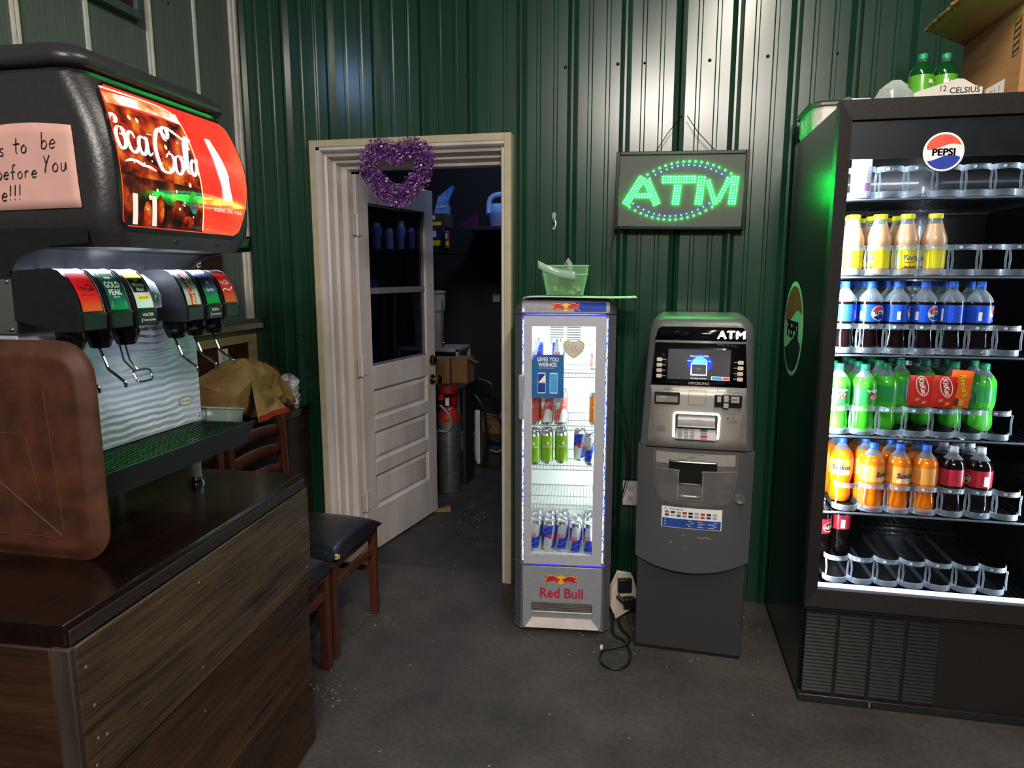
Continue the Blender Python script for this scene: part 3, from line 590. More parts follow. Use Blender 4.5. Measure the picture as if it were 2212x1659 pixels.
# clear hood between the valve banks
D().lathe([(.058, 0), (.057, .03), (.045, .06), (.02, .08)], 16, (-1.25, 1.48, 1.42)).build('clear_hood', clear('clear_hood', 'c8d0d8', .75, .08), ang=60)
dl = bpy.data.lights.new('dispenser_lamp', 'AREA'); dl.shape = 'RECTANGLE'; dl.size = .05; dl.size_y = .5; dl.energy = 5; dl.color = (.80, .88, 1)
o = bpy.data.objects.new('dispenser_lamp', dl); COL.objects.link(o); o.parent = dp; o.location = (-1.255 + 1.32 + .02, 0.0, 1.548 - .9); o.rotation_euler = (0, R(14), 0)
# pink note with handwriting
nt_ = thing('paper_note', 'pink handwritten paper note taped on the side of the dispenser header', 'note', (-1.24, 1.198, 1.70))
nm = lambda u, v, l=0: (u, .0 - l - .0007 * math.sin(u * 30) , v)
pk = pm('pink_paper', 'd6a59b', .8, 0, .06, (9, 9, 9), bump=.2)
MB().grid(lambda u, v: (-.15 + (.267 + .008 * (1 - v)) * u, -.0012 - .0012 * math.sin(u * 7 + v * 3) ** 2, -.072 + (.155 + .012 * math.sin(u * 3)) * v + .004 * u), 14, 8).build('paper', pk, nt_, solid=.0004, ang=60)
hw_ = MB(); pen = .0021
G = {'d': [[(.5, .45), (.3, .5), (.1, .25), (.25, 0), (.5, .15), (.55, 1), (.55, .1), (.7, 0)]], "'": [[(.2, 1), (.15, .8)]], 's': [[(.5, .5), (.2, .45), (.2, .3), (.45, .2), (.4, .02), (.05, .05)]], 't': [[(.3, .95), (.28, .1), (.4, 0)], [(0, .55), (.65, .6)]],
     'o': [[(.3, .5), (.05, .3), (.1, .03), (.4, .02), (.5, .3), (.3, .5)]], 'b': [[(.1, 1), (.08, .02)], [(.08, .3), (.35, .5), (.55, .25), (.35, 0), (.08, .05)]], 'e': [[(.05, .25), (.5, .3), (.35, .52), (.05, .3), (.15, 0), (.5, .08)]],
     'f': [[(.55, .95), (.35, 1), (.25, .7), (.22, -.05)], [(0, .45), (.5, .5)]], 'r': [[(.08, .5), (.08, 0)], [(.08, .3), (.25, .5), (.45, .45)]], 'Y': [[(0, .95), (.2, .5)], [(.5, 1), (.2, .4), (.1, -.05)]], 'u': [[(.05, .5), (.08, .05), (.35, .05), (.45, .5), (.5, .05)]], '!': [[(.15, 1), (.1, .3)], [(.08, .1), (.09, .02)]], ' ': []}
def hand(txt, x, z, sc, sl_=.05):
    for i, ch in enumerate(txt):
        for st_ in G[ch]:
            hw_.ribbon([(x + p[0] * sc * .8 + .1 * p[1] * sc, z + p[1] * sc) for p in st_], pen, lambda u, v, l=0: (u, -.0031 - l, v), 0, .0004, sub=5)
        x += sc * (.62 if ch not in "'! " else .38); z += sl_ * sc * .3
hand("d's", -.088, .034, .030); hand('to', -.022, .040, .030); hand('be', .044, .046, .032); hand('before', -.068, -.010, .027); hand('You', .046, .002, .032); hand('e!!!', -.062, -.052, .030)
hw_.build('handwriting', blackink, nt_)['kind'] = 'stuff'
# ---------------- narrow side table along the left wall
tb = thing('side_table', 'dark brown plank side table in the corner under the brown paper bag', 'table', (-1.795, 2.45, 0))
MB().box(-.147, .135, -.62, .64, .822, .862).build('table_top', wtop, tb, bevel=.003)
MB().box(-.145, .125, -.60, .635, .50, .820).build('apron', pm('dark_brown_stain', '23120d', .45, 0, .4, (30, 3, 30), coat=.15, bump=.2), tb, bevel=.002)
for i in range(3): MB().box(-.14, .120, -.58 + i * .41, -.175 + i * .41, 0, .498).build('plank', pm('dark_brown_stain2', '2a150e', .5, 0, .4, (30, 30, 3), bump=.2), tb, bevel=.003)
# ---------------- paper bag
kraft = pm('kraft_paper', 'b78c5c', .72, 0, .2, (12, 12, 12), bump=.3, col2='94703f')
bg = thing('paper_bag', 'large crumpled brown paper sack with red stripes lying on the side table', 'paper bag', (-1.805, 2.745, .864))
from mathutils import noise as mn
def crumple(p, a=.018, s=9):
    n1_ = mn.noise(Vector(p) * s); n2_ = abs(mn.noise(Vector(p) * s * 2.3 + Vector((5, 3, 1)))); return a * (n1_ - 1.2 * n2_)
def sack(L_, W_, H_, ctr, seed, nu=40, nv=26):
    """pillow-shaped sack: long axis y, flat below, folded sharper at its ends"""
    def f(u, v):
        a = 2 * math.pi * v; t = 2 * u - 1; e = max(.02, (1 - abs(t) ** 2.6)) ** .55
        cx_, cz_ = math.cos(a), math.sin(a); sx_ = math.copysign(abs(cx_) ** .7, cx_); sz_ = math.copysign(abs(cz_) ** .8, cz_)
        x = W_ / 2 * sx_ * (.75 + .25 * e); y = L_ / 2 * t; z = H_ * e * (.5 + .5 * sz_)
        d = crumple((x + seed, y, z), .035, 7); n_ = Vector((sx_, .4 * t, sz_)); 
        return (ctr[0] + x + n_.x * d, ctr[1] + y + n_.y * d, max(.001, ctr[2] + z + n_.z * d))
    return f
sk = MB()
sk.grid(sack(.50, .26, .27, (-.005, .0, 0), 1), 26, 18); sk.build('sack_body', kraft, bg, ang=28)
sk = MB(); sk.grid(sack(.34, .24, .17, (.01, .13, .0), 4), 20, 14); sk.build('sack_end', kraft, bg, ang=28)
# fold flap at the viewer's end with a printed mark
fm = lambda u, v, l=0: (.142 + .006 * math.sin(v * 40) + l, -.10 + u, .004 + v)
fp_ = MB(); fp_.grid(lambda u, v: (.105 + .05 * (1 - v) + .008 * math.sin(9 * u), -.13 + .26 * u * (1 - .55 * v) + .03 * v, .003 + .20 * v * (1 - .3 * u)), 10, 10, 0)
fp_.build('folded_flap', kraft, bg, solid=.0015, ang=25)
kp = MB(); fq = lambda u, v, l=0: (.1575 - .25 * v + l, -.13 + u + .03 * v / .2, .003 + v)
kp.grid(lambda u, v: (.1595 - .05 * v * .11 + .008 * math.sin(9 * u), -.125 + .24 * u, .006 + .024 * v), 10, 1, 0)
for z0, z1, n_ in ((.062, .064, 1), (.092, .094, 1)): kp.poly([(.07, z0), (.14, z0), (.14, z1), (.07, z1)], fq, 1, .010)
for i in range(8): kp.poly([(.076 + i * .008, .066), (.079 + i * .008, .066), (.079 + i * .008, .088), (.076 + i * .008, .088)], fq, 1, .010)
kp.build('printed_mark', [pm('red_print', 'a3271c', .7), blackink], bg)
rs = MB(); ff = sack(.505, .265, .275, (-.005, .0, 0), 1); ff2 = sack(.345, .245, .175, (.01, .13, 0), 4)
rs.grid(lambda u, v: ff(.80 + .05 * u, .08 + .24 * v), 3, 14, 0); rs.grid(lambda u, v: ff2(.80 + .07 * u, .0 + .22 * v), 3, 14, 0)
rs.grid(lambda u, v: ff2(.56 + .015 * u, -.02 + .12 * v), 1, 8, 0)
rs.build('red_stripe', pm('red_print', 'a3271c', .7), bg)
# white plastic bag behind it
wbg = thing('plastic_bag', 'small white plastic bag tucked behind the brown paper sack', 'plastic bag', (-1.75, 3.075, .864))
MB().grid(lambda u, v: ((lambda a, t, e: (.05 * math.cos(a) * e + crumple((a, t, 1), .03, 3), .028 * math.sin(a) * e + crumple((a, t, 7), .03, 3), .15 * u))(2 * math.pi * v, u, (1 - u ** 4) ** .5 * (.9 + .2 * u))), 14, 20).build('bag_film', pm('white_film', 'c9ccd0', .35, bump=.3), wbg, ang=30)
# clear plastic bin in front
cb = thing('plastic_bin', 'clear plastic bin leaning beside the dispenser on the side table', 'bin', (-1.745, 2.385, .863))
bm_ = MB()
cf = clear('frosted_bin', 'c2ccc8', .45, .25)
for xx in (-.10, .10): bm_.grid(lambda u, v, xx=xx: (xx * .9 * (1 + .08 * v), -.115 + .23 * u, .135 * v - .05 * u * v), 1, 1)
for y_ in (-.115, .115): bm_.grid(lambda u, v, y_=y_: (-.09 + .18 * u, y_ * (1 + .03 * v), .135 * v - (.05 * v if y_ > 0 else 0)), 1, 1)
bm_.grid(lambda u, v: (-.09 + .18 * u, -.115 + .23 * v, .002), 1, 1)
bm_.build('bin_shell', cf, cb, solid=.003)
rm = MB().tube([(.098, -.119, .137), (.098, .119, .087), (-.098, .119, .087), (-.098, -.119, .137)], .004, 6, closed=True); rm.build('bin_rim', clear('frosted_rim', 'd4dcd8', .3, .2), cb)
# ---------------- two chairs
mah = wood('mahogany_stain', '34180f', '633426', 2, .38, .15, .15); vinyl = pm('black_vinyl', '141519', .38, 0, .15, (12, 12, 12), bump=.08, coat=.1)
def chair(label, loc, rz):
    t = thing('side_chair', label, 'chair', loc, rz, 'mahogany ladder-back chairs beside the counter')
    # local +x is the front; seat .44 deep, .42 wide
    for y in (-.185, .185):
        MB().box(-.0, .034, y - .017, y + .017, 0, .415).build('leg', mah, t, bevel=.003).location = (0, 0, 0)
        rl = MB(); rl.prism([(-.425, 0), (-.390, 0), (-.385, .43), (-.395, .88), (-.417, .88), (-.420, .43)], 1, y - .016, y + .016); rl.build('leg', mah, t, bevel=.003)
        MB().box(-.39, .0, y - .011, y + .011, .20, .228).build('stretcher', mah, t, bevel=.003)
        MB().box(-.39, .0, y - .012, y + .012, .365, .412).build('seat_rail', mah, t, bevel=.002)
    MB().box(.005, .028, -.17, .17, .285, .318).build('stretcher', mah, t, bevel=.003)
    MB().box(.003, .030, -.17, .17, .365, .412).build('seat_rail', mah, t, bevel=.002)
    MB().box(-.41, -.39, -.17, .17, .30, .33).build('stretcher', mah, t, bevel=.003)
    for z in (.535, .625, .715, .80):
        MB().grid(lambda u, v, z=z: (-.392 - .012 * (z - .5) / .3 - .010 * math.sin(math.pi * u), -.172 + .344 * u, z + .052 * v + .008 * math.sin(math.pi * u)), 10, 1).build('slat', mah, t, solid=.014)
    s = MB(); 
    def sf(u, v):
        a = max(abs(2 * u - 1), abs(2 * v - 1)); h = (1 - abs(2 * u - 1) ** 5) ** .5 * (1 - abs(2 * v - 1) ** 5) ** .5
        return (-.40 + .455 * u, (-.212 + .424 * v), .414 + .060 * h * (.72 + .28 * math.sin(math.pi * u) * math.sin(math.pi * v)))
    s.grid(sf, 20, 20); s.add([sf(0, 0), sf(1, 0), sf(1, 1), sf(0, 1)], [(3, 2, 1, 0)])
    s.build('seat_cushion', vinyl, t, ang=60)
    return t
ch1 = chair('black-cushioned mahogany ladder-back chair nearest the white door, its slats showing', (-1.20, 2.505, 0), R(-2))
ch2 = chair('black-cushioned mahogany chair half hidden behind the counter corner', (-1.205, 2.055, 0), R(-2))
fo = MB(); rr = random.Random(2)
for i in range(7): fo.lathe([(.0001, -.006), (.006, -.003), (.007, .002), (.0001, .006)], 7, (.05 + rr.uniform(-.004, .004), -.20 + rr.uniform(-.006, .006), .43 + rr.uniform(-.008, .008)))
fo.build('torn_foam', pm('yellow_foam', 'c9ae78', .9), ch1)
# sign and picture on the left wall, outlet
sg = thing('wall_sign', 'small dark brown wall sign with white script, mostly hidden behind the dispenser', 'sign', (LX, 2.74, 1.53))
MB().box(.006, .022, -.20, .115, -.055, .075).build('sign_board', bw, sg, bevel=.002)
MB().text('love', .07, lambda u, v, l=0: (.0225 + l, u, v), -.10, 0.0, 0, .0005, .01, .3).build('lettering', whiteink, sg)
pc = thing('framed_picture', 'dark red picture in a grey frame high on the left wall', 'picture', (LX, 2.36, 2.47))
fm2 = MB(); fm2.box(.006, .035, -.36, .085, -.02, .012); fm2.box(.006, .035, .055, .085, .012, .45); fm2.box(.006, .035, -.36, -.33, .012, .45); fm2.box(.006, .035, -.36, .085, .42, .45)
fm2.build('frame', pm('grey_green_frame', '3f4a42', .5), pc, bevel=.003); MB().box(.008, .02, -.33, .055, .012, .42).build('print', pm('dark_red_print', '3a1212', .5, col2='120a0a', scale=(8, 8, 8)), pc)
ou = thing('wall_outlet', 'white electrical outlet plate on the brown wainscot behind the bag', 'outlet', (LX + .005, 2.835, 1.10))
MB().box(0, .006, -.036, .036, -.057, .057).build('plate', white, ou, bevel=.002); MB().box(.006, .008, -.016, .016, .008, .036).box(.006, .008, -.016, .016, -.036, -.008).build('socket', pm('ivory', 'bcb8ac', .4), ou, bevel=.002)
# ================================================================== BACK WALL CENTRE
# ---------------- heart wreath
hw = thing('heart_wreath', 'purple tinsel heart wreath hanging over the door frame', 'wreath', (-1.148, 3.045, 1.955))
HP = spline([(0, .062), (.055, .092), (.112, .082), (.136, .030), (.105, -.040), (.050, -.092), (0, -.122)], 10)
def heart(t, s=1):
    k = (t / (2 * math.pi)) % 1; sg = 1 if k < .5 else -1; q = (k if k < .5 else 1 - k) * 2 * (len(HP) - 1); i = min(int(q), len(HP) - 2); f = q - i
    return Vector(((HP[i][0] * (1 - f) + HP[i + 1][0] * f) * sg * s, 0, (HP[i][1] * (1 - f) + HP[i + 1][1] * f + .012) * s))
MB().tube([heart(2 * math.pi * i / 60) for i in range(60)], .004, 6, closed=True).build('wire_frame', pm('purple_wire', '4a1c62', .4, .3), hw)
foil = pm('purple_foil', 'a45cc4', .25, .35, 0, (60, 60, 60), col2='5a2478'); foil2 = pm('pink_foil', 'e0a8e0', .2, .3, .3, (60, 60, 60)); foil3 = pm('violet_foil', '2c1040', .3, .4, .3, (60, 60, 60))
rn = random.Random(11); tf = MB()
def flake(m, c, sz, k, asp=1.0, n=4):
    d = Vector((rn.gauss(0, 1), rn.gauss(0, 1), rn.gauss(0, 1))).normalized(); e = d.orthogonal().normalized(); g_ = d.cross(e)
    m.add([c + e * sz * math.cos(2 * math.pi * i / n) + g_ * sz * asp * math.sin(2 * math.pi * i / n) for i in range(n)], [tuple(range(n))], k)
for i in range(15000):
    c = heart(rn.uniform(0, 2 * math.pi)); a = rn.uniform(0, 2 * math.pi); rr = .049 * rn.random() ** .6
    c = c + Vector((rr * math.cos(a), -abs(rr * .8) * rn.random() + .004, rr * math.sin(a)))
    flake(tf, c, rn.uniform(.0022, .0050), rn.choice((0, 0, 0, 1, 2)), rn.choice((.35, 1)))
tf.build('tinsel', [foil, foil2, foil3], hw, smooth=False)['kind'] = 'stuff'
sq = MB()
for i in range(170):
    c = heart(rn.uniform(0, 2 * math.pi)); a = rn.uniform(0, 2 * math.pi); rr = rn.uniform(.030, .055)
    flake(sq, c + Vector((rr * math.cos(a), -.02 * rn.random(), rr * math.sin(a))), rn.uniform(.005, .009), rn.choice((0, 0, 1, 2)), 1, 9)
sq.build('foil_disc', [foil, foil2, foil3], hw, smooth=False)['kind'] = 'stuff'
MB().tube([(0, .018, .16), (0, .01, .10), (0, 0, .062)], .0012, 5).build('hanging_loop', pm('red_string', '9a2a1c', .7), hw)
nlk = thing('wall_hook', 'small round metal hook above the heart wreath', 'hook', (-1.148, WY, 2.118)); MB().lathe([(.0001, -.024), (.005, -.022), (.007, -.018), (.003, -.014), (.002, 0)], 12, ax=1).build('hook_head', steel, nlk)
# ---------------- ATM light sign
sx0, sx1, sz0, sz1 = -.170, .376, 1.690, 2.013
sgn = thing('led_sign', 'black-framed light sign spelling ATM in green dots inside a blue and green oval', 'sign', ((sx0 + sx1) / 2, 3.075, (sz0 + sz1) / 2))
hwid, hh = (sx1 - sx0) / 2, (sz1 - sz0) / 2; tilt = R(1.0)
sgn.rotation_euler = (0, tilt, 0)
sf_ = pm('sign_frame_black', '0a0f0c', .3, spec=.25)
for a_, b_, c_, d_ in ((-hwid, -hwid + .016, -hh, hh), (hwid - .016, hwid, -hh, hh), (-hwid + .016, hwid - .016, hh - .014, hh), (-hwid + .016, hwid - .016, -hh, -hh + .014)):
    MB().box(a_, b_, -.012, .014, c_, d_).build('frame_side', sf_, sgn, bevel=.002)
MB().box(-hwid + .012, hwid - .012, -.004, .010, -hh + .01, hh - .01).build('sign_panel', pm('sign_grey_panel', '454b42', .55, 0, .08, (5, 5, 5)), sgn)
ledg = em('green_led', '10ff50', 130); ledb = em('blue_led', '1a50ff', 90)
gd = []; bd = []
def dotline(x0, z0, x1, z1, n, rows, off):
    dx, dz = x1 - x0, z1 - z0; d = math.hypot(dx, dz); nx, nz = -dz / d, dx / d
    for r_ in range(rows):
        for i in range(n):
            t = i / (n - 1); o_ = (r_ - (rows - 1) / 2) * off; gd.append((x0 + dx * t + nx * o_, z0 + dz * t + nz * o_))
# letters: heavy strokes three dots wide
def stroke(x0, z0, x1, z1, rows=3, g=.0112):
    dotline(x0, z0, x1, z1, max(2, round(math.hypot(x1 - x0, z1 - z0) / g) + 1), rows, g)
stroke(-.226, -.054, -.160, .054); stroke(-.095, -.054, -.140, .040, 3); stroke(-.180, -.020, -.124, -.020, 2)
stroke(-.074, .046, .058, .046); stroke(-.011, .020, -.017, -.054)
stroke(.086, .054, .078, -.054); stroke(.112, .040, .146, -.054, 2); stroke(.158, -.040, .196, .046, 2); stroke(.221, .054, .213, -.054)
def dome(mb, x, z, r): mb.lathe([(.0001, -r * 1.5), (r * .8, -r * .9), (r, 0)], 6, (x, -.004, z), ax=1)
for i in range(15):                                        # two slanted arcs above and below the letters
    t = -1 + 2 * i / 14; z_ = .120 - .052 * t * t
    gd.append((.032 + .171 * t, z_)); bd.append((.030 + .158 * t, z_ - .0155)); gd.append((-.037 - .172 * t, -z_)); bd.append((-.036 - .158 * t, -z_ + .0155))
g1 = MB(); [dome(g1, x, z, .0031) for x, z in gd]; g1.build('green_lamp_dots', ledg, sgn)['kind'] = 'stuff'
b1 = MB(); [dome(b1, x, z, .0026) for x, z in bd]; b1.build('blue_lamp_dots', ledb, sgn)['kind'] = 'stuff'
cdk = pm('black_cord', '0c0d0c', .5)
for x_ in (-.11, .135): MB().tube([(x_, .004, hh), ((x_ - .015) / 2 + .0, .002, hh + .075), (-.012 if x_ < 0 else .012, .004, hh + .142)], .0018, 6).build('hanging_chain', pm('dark_chain', '1b1f1d', .4, .6), sgn)
MB().lathe([(.0001, -.020), (.004, -.018), (.003, 0)], 8, (-.010, .05, hh + .146), ax=1).build('nail', scr, sgn)
pcd = thing('black_wire', 'thin black power cord hanging from the light sign down the wall', 'cord', (-.175, 3.10, 0))
MB().tube(spline([(.010, 0, 1.72), (-.008, 0, 1.60), (.004, 0, 1.45), (.018, 0, 1.30), (.022, 0, 1.12), (.040, 0, 1.0), (.062, 0, .90), (.085, 0, .78), (.10, -.01, .62), (.08, -.01, .50), (.03, -.01, .38), (.02, -.01, .25)], 6), .0028, 6).build('cord', cdk, pcd)
pc2 = thing('wall_cable', 'second black cord with inline plug behind the slim cooler', 'cord', (-.135, 3.085, 0))
MB().tube(spline([(-.06, .02, 1.32), (-.052, .02, 1.2), (-.055, .02, 1.1), (-.03, .02, .95), (.02, .0, .8), (.05, -.0, .62), (.01, 0, .40), (-.01, 0, .22)], 6), .003, 6).box(-.066, -.044, .008, .03, 1.10, 1.17).build('cord', cdk, pc2)
hk = thing('clear_hook', 'clear adhesive plastic hook on the green wall above the candy basket', 'hook', (-.442, WY - .004, 1.735))
hkp = clear('hook_plastic', 'dfe6e2', .55, .1)
MB().box(-.008, .008, -.004, .004, .0, .04).build('hook_plate', hkp, hk, bevel=.002); MB().tube(spline([(-.009, -.006, .03), (-.006, -.008, .012), (.006, -.008, .012), (.009, -.006, .03)], 4), .002, 6).tube(spline([(0, -.008, .014), (-.009, -.012, -.006), (-.006, -.016, -.022), (.006, -.016, -.022), (.009, -.012, -.006), (0, -.008, .014)], 5), .0018, 6).build('wire_loop', chrome, hk)
MB().lathe([(.0001, -.016), (.007, -.012), (.008, -.006), (.006, -.002)], 12, (0, 0, -.03), ax=1).build('hook_tip', hkp, hk)
ou2 = thing('wall_outlet', 'white outlet box low on the green wall between slim cooler and cash machine', 'outlet', (-.070, WY - .022, .50))
MB().box(-.035, .035, -.020, .0, -.057, .057).build('plate', white, ou2, bevel=.002); MB().box(-.012, .012, -.022, -.02, .01, .035).box(-.012, .012, -.022, -.02, -.035, -.01).build('socket', pm('ivory', 'bcb8ac', .4), ou2)
# ---------------- slim energy-drink cooler
RBR = R(5.5)
rb_ = thing('slim_cooler', 'slim silver glass-door cooler with blue light strips and two red bulls', 'cooler', (-.333, 2.69, 0), RBR)
HW, DEP = .172, .355                                            # half width of the front, depth
silv = pm('silver_painted_metal', 'a2a3ac', .38, .35, .06, (60, 60, 60), bump=.05); silvd = pm('dark_silver', '66666e', .42, .3, .06, (60, 60, 60)); inner = pm('white_liner', 'e4eae8', .45, 0, .03)
# hollow cabinet: side walls with front chamfer, back, top, base
for s_ in (-1, 1):
    pr_ = [(s_ * (HW + .002), .0), (s_ * (HW + .030), .035), (s_ * (HW + .032), DEP), (s_ * (HW - .012), DEP), (s_ * (HW - .012), .045), (s_ * (HW - .010), .0)]
    MB().prism(pr_ if s_ > 0 else pr_[::-1], 2, .30, 1.345).build('side_wall', silvd, rb_, bevel=.002)
    pr2 = [(s_ * (HW - .0), 1.3455), (s_ * (HW - .0), 1.40)]
MB().box(-HW + .012, HW - .012, DEP - .02, DEP, .30, 1.345).box(-HW + .012, HW - .012, .05, DEP - .02, 1.325, 1.345).box(-HW + .012, HW - .012, .045, DEP - .02, .30, .325).build('liner', inner, rb_)
for s_ in (-1, 1): MB().box(s_ * (HW - .016), s_ * (HW - .012), .046, DEP - .02, .325, 1.325).build('liner', inner, rb_)
bs = MB(); bs.prism([(-HW - .032, DEP), (-HW - .030, .035), (-HW - .002, 0), (HW + .002, 0), (HW + .030, .035), (HW + .032, DEP)], 2, .012, .298); bs.build('base', silvd, rb_, bevel=.003)
hd = MB(); hp_ = [(.0, 1.347), (-.004, 1.352), (-.001, 1.372), (.014, 1.392), (.036, 1.402), (.07, 1.406), (DEP, 1.406), (DEP, 1.347)]
hd.prism(hp_, 0, -HW, HW); hd.build('top_cap', silv, rb_, bevel=.002)
for s_ in (-1, 1):
    q = MB(); x0_, x1_ = s_ * HW, s_ * (HW + .031)
    q.add([(x0_, -.004, 1.347), (x1_, .035, 1.347), (x1_, DEP, 1.347), (x0_, DEP, 1.347), (x0_, .036, 1.402), (x0_, DEP, 1.406), (x1_, .06, 1.37), (x1_, DEP, 1.372), (x0_, .0, 1.372)],
          [(0, 1, 6, 8), (8, 6, 4), (4, 6, 7, 5), (1, 2, 7, 6), (3, 5, 7, 2), (0, 8, 4, 5, 3), (0, 3, 2, 1)]); q.build('top_corner', silvd, rb_)
lm = lambda u, v, l=0: (u, (-.0045 - l) if v < .022 else (-.001 + .015 * (v - .022) / .02 - l * .8), 1.350 + v)
lg = MB(); lg.grid(lambda u, v: lm(-HW + .012 + .334 * u, .006 + .036 * v, .0008), 1, 6, 0); lg.grid(lambda u, v: lm(.035 + .025 * (1 - v) * 0 + (HW - .012 - .035) * u + .006 * v * (1 - u), .006 + .036 * v, .0014), 1, 6, 1)
BULL = [(0, .42), (.03, .54), (.09, .50), (.06, .44), (.12, .38), (.20, .46), (.34, .50), (.50, .50), (.62, .46), (.70, .36), (.80, .34), (.86, .40), (.87, .30), (.93, .22), (.90, .14), (.80, .16), (.76, .08), (.86, .06), (.84, 0), (.70, .02), (.66, .12), (.54, .16), (.42, .10), (.30, .14), (.22, .04), (.08, .04), (.0, -.04), (-.03, .02), (.08, .12), (.14, .22), (.08, .32)]
def bulls(mb, mp, cu, cv, sz, mr, my, lift=.0016):
    mb.poly(circ(22, sz * .30, sz * .30, cu, cv), mp, my, lift)
    for sg in (-1, 1):
        q_ = [(cu + sg * (-.02 - .98 + x * 1.0) * sz, cv + (y - .24) * sz * .9) for x, y in BULL]
        q_ = q_ if sg > 0 else q_[::-1]
        # yellow outline, then the red animal
        cx_ = sum(p[0] for p in q_) / len(q_); cy_ = sum(p[1] for p in q_) / len(q_)
        mb.poly([(cx_ + (a - cx_) * 1.10, cy_ + (b_ - cy_) * 1.18) for a, b_ in q_], mp, my, lift + .0003); mb.poly(q_, mp, mr, lift + .0006)
bulls(lg, lm, .002, .024, .052, 2, 3); lg.build('header_panel', [silv, blueink, redink, yellowink], rb_)
# door
dr = MB(); dr.prism([(-HW + .008, .30), (HW - .008, .30), (HW - .008, 1.338), (-HW + .008, 1.338)], 1, -.0, .024)
gx0, gx1, gz0, gz1 = -.131, .122, .345, 1.298
dr = MB()
for a_, b_, c_, d_ in ((-HW + .010, gx0, .302, 1.338), (gx1, HW - .010, .302, 1.338), (gx0, gx1, .302, gz0), (gx0, gx1, gz1, 1.338)): dr.box(a_, b_, -.002, .022, c_, d_)
door = dr.build('door', pm('door_silver', 'b4b5be', .4, .1, .04, (60, 60, 60)), rb_)
def sub(mb, name, mats, par, **k): return mb.build(name, mats, par, **k)
fg = clear('cooler_glass', 'f8fafa', .97, .03, body='101214', edge=.08)
sub(MB().box(gx0, gx1, .002, .006, gz0, gz1), 'glass', fg, door)
led = em_noise('blue_led_strip', '1414ff', '3058ff', 'c8e8ff', 4.0, (400, 400, 75), (.34, .48, .56))
sub(MB().box(-HW + .003, -HW + .009, -.002, .006, .315, 1.33), 'light_strip', led, rb_); sub(MB().box(HW - .009, HW - .003, -.002, .006, .315, 1.33), 'light_strip', led, rb_)
led2 = em('blue_led_line', '2a30ff', 1.6)
sub(MB().box(-HW + .004, HW - .004, -.001, .006, 1.339, 1.3435), 'light_strip', led2, rb_); sub(MB().box(-HW + .004, HW - .004, -.001, .006, .2975, .3015), 'light_strip', led2, rb_)
sub(MB().box(-HW - .012, -HW + .012, -.022, -.004, .92, 1.105), 'door_handle', silv, door, bevel=.006)
stk = MB(); fm3 = lambda u, v, l=0: (gx0 + u, -.0028 - l, 1.01 + v)
stk.poly([(0, 0), (.128, 0), (.128, .175), (.020, .175), (.012, .160), (0, .155)], fm3, 0, .0); stk.text('GIVES YOU', .0225, fm3, .064, .148, 1, .0006, .02, sx=.78); stk.text('WIIINGS.', .0225, fm3, .064, .127, 1, .0006, .02, sx=.86); stk.text('ENJOY WITH THE TASTE', .0055, fm3, .060, .119, 1, .0006)
for cx_, k_ in ((.040, 1), (.088, 3)):
    stk.poly(rrect(cx_ - .016, cx_ + .016, .018, .102, .005, 3), fm3, 1, .0006)
    stk.poly(rrect(cx_ - .015, cx_ + .015, .022, .098, .004, 3), fm3, k_ if k_ == 3 else 2, .0009)
    if k_ == 1: stk.poly([(cx_ - .015, .06), (cx_ + .015, .06), (cx_ + .015, .096)], fm3, 1, .0012); stk.text('Red Bull', .008, fm3, cx_, .061, 4, .0015, .01)
for cx_, cz_, r_ in ((.118, .088, .009), (.112, .06, .007), (.105, .10, .005)): stk.ribbon(circ(14, r_, r_, cx_ - .004, cz_) + [(cx_ - .004 + r_, cz_)], .0012, fm3, 3, .0008, sub=1)
sub(stk, 'door_sticker', [pm('sticker_blue', '22609c', .4), whiteink, pm('can_blue', '1a3a8c', .4), pm('sticker_sky', '4aa0d8', .4), redink], door)
# front panel below the door with logo and grille
fp2 = face(-.0006); fb = MB().box(-HW + .006, HW - .006, -.004, .0, .018, .292).build('front_panel', silv, rb_, bevel=.002)
lb2 = MB(); fq2 = lambda u, v, l=0: (u, -.0046 - l, v)
bulls(lb2, fq2, -.004, .236, .066, 0, 1, .0004); lb2.text('Red Bull', .060, fq2, -.002, .156, 0, .0006, .022, sx=.92); sub(lb2, 'bull_logo', [pm('logo_red', 'b81f36', .45), pm('logo_yellow', 'f0b81c', .45)], fb)
gr_ = MB().poly(rrect(-.128, .128, .094, .132, .006, 3), fq2, 0, .0003); sub(gr_, 'grille_opening', pm('grille_dark', '3a3836', .6), fb)
gb = MB()
for j in range(5):
    z_ = .098 + j * .0075
    gb.box(-.124, .124, -.0075, -.0052, z_, z_ + .0016)
    for i in range(17): x_ = -.124 + (i + (j % 2) * .5) * .0148; gb.box(x_, x_ + .0018, -.0075, -.0052, z_, z_ + .0075)
sub(gb, 'grille_mesh', pm('grille_bars', '8a8680', .45, .3), fb)['kind'] = 'stuff'
sub(MB().box(-.128, .128, -.010, -.0046, .088, .094), 'grille_lip', pm('pale_lip', 'c9c5c0', .35), fb, bevel=.002)
rp_ = MB(); rp_.add([(-.125, -.005, .064), (.125, -.005, .064), (.155, -.016, .022), (-.155, -.016, .022), (-.155, -.004, .020), (.155, -.004, .020)], [(0, 3, 2, 1), (3, 4, 5, 2), (0, 4, 3), (1, 2, 5)]); sub(rp_, 'kick_ramp', pm('ramp_white', 'd4c9c4', .35), fb)
for s_ in (-1, 1):
    for y_ in (.03, DEP - .04): MB().lathe([(.008, .014), (.008, .008), (.015, .005), (.015, 0)], 14, (s_ * .125, y_, 0)).build('foot', steel, rb_)
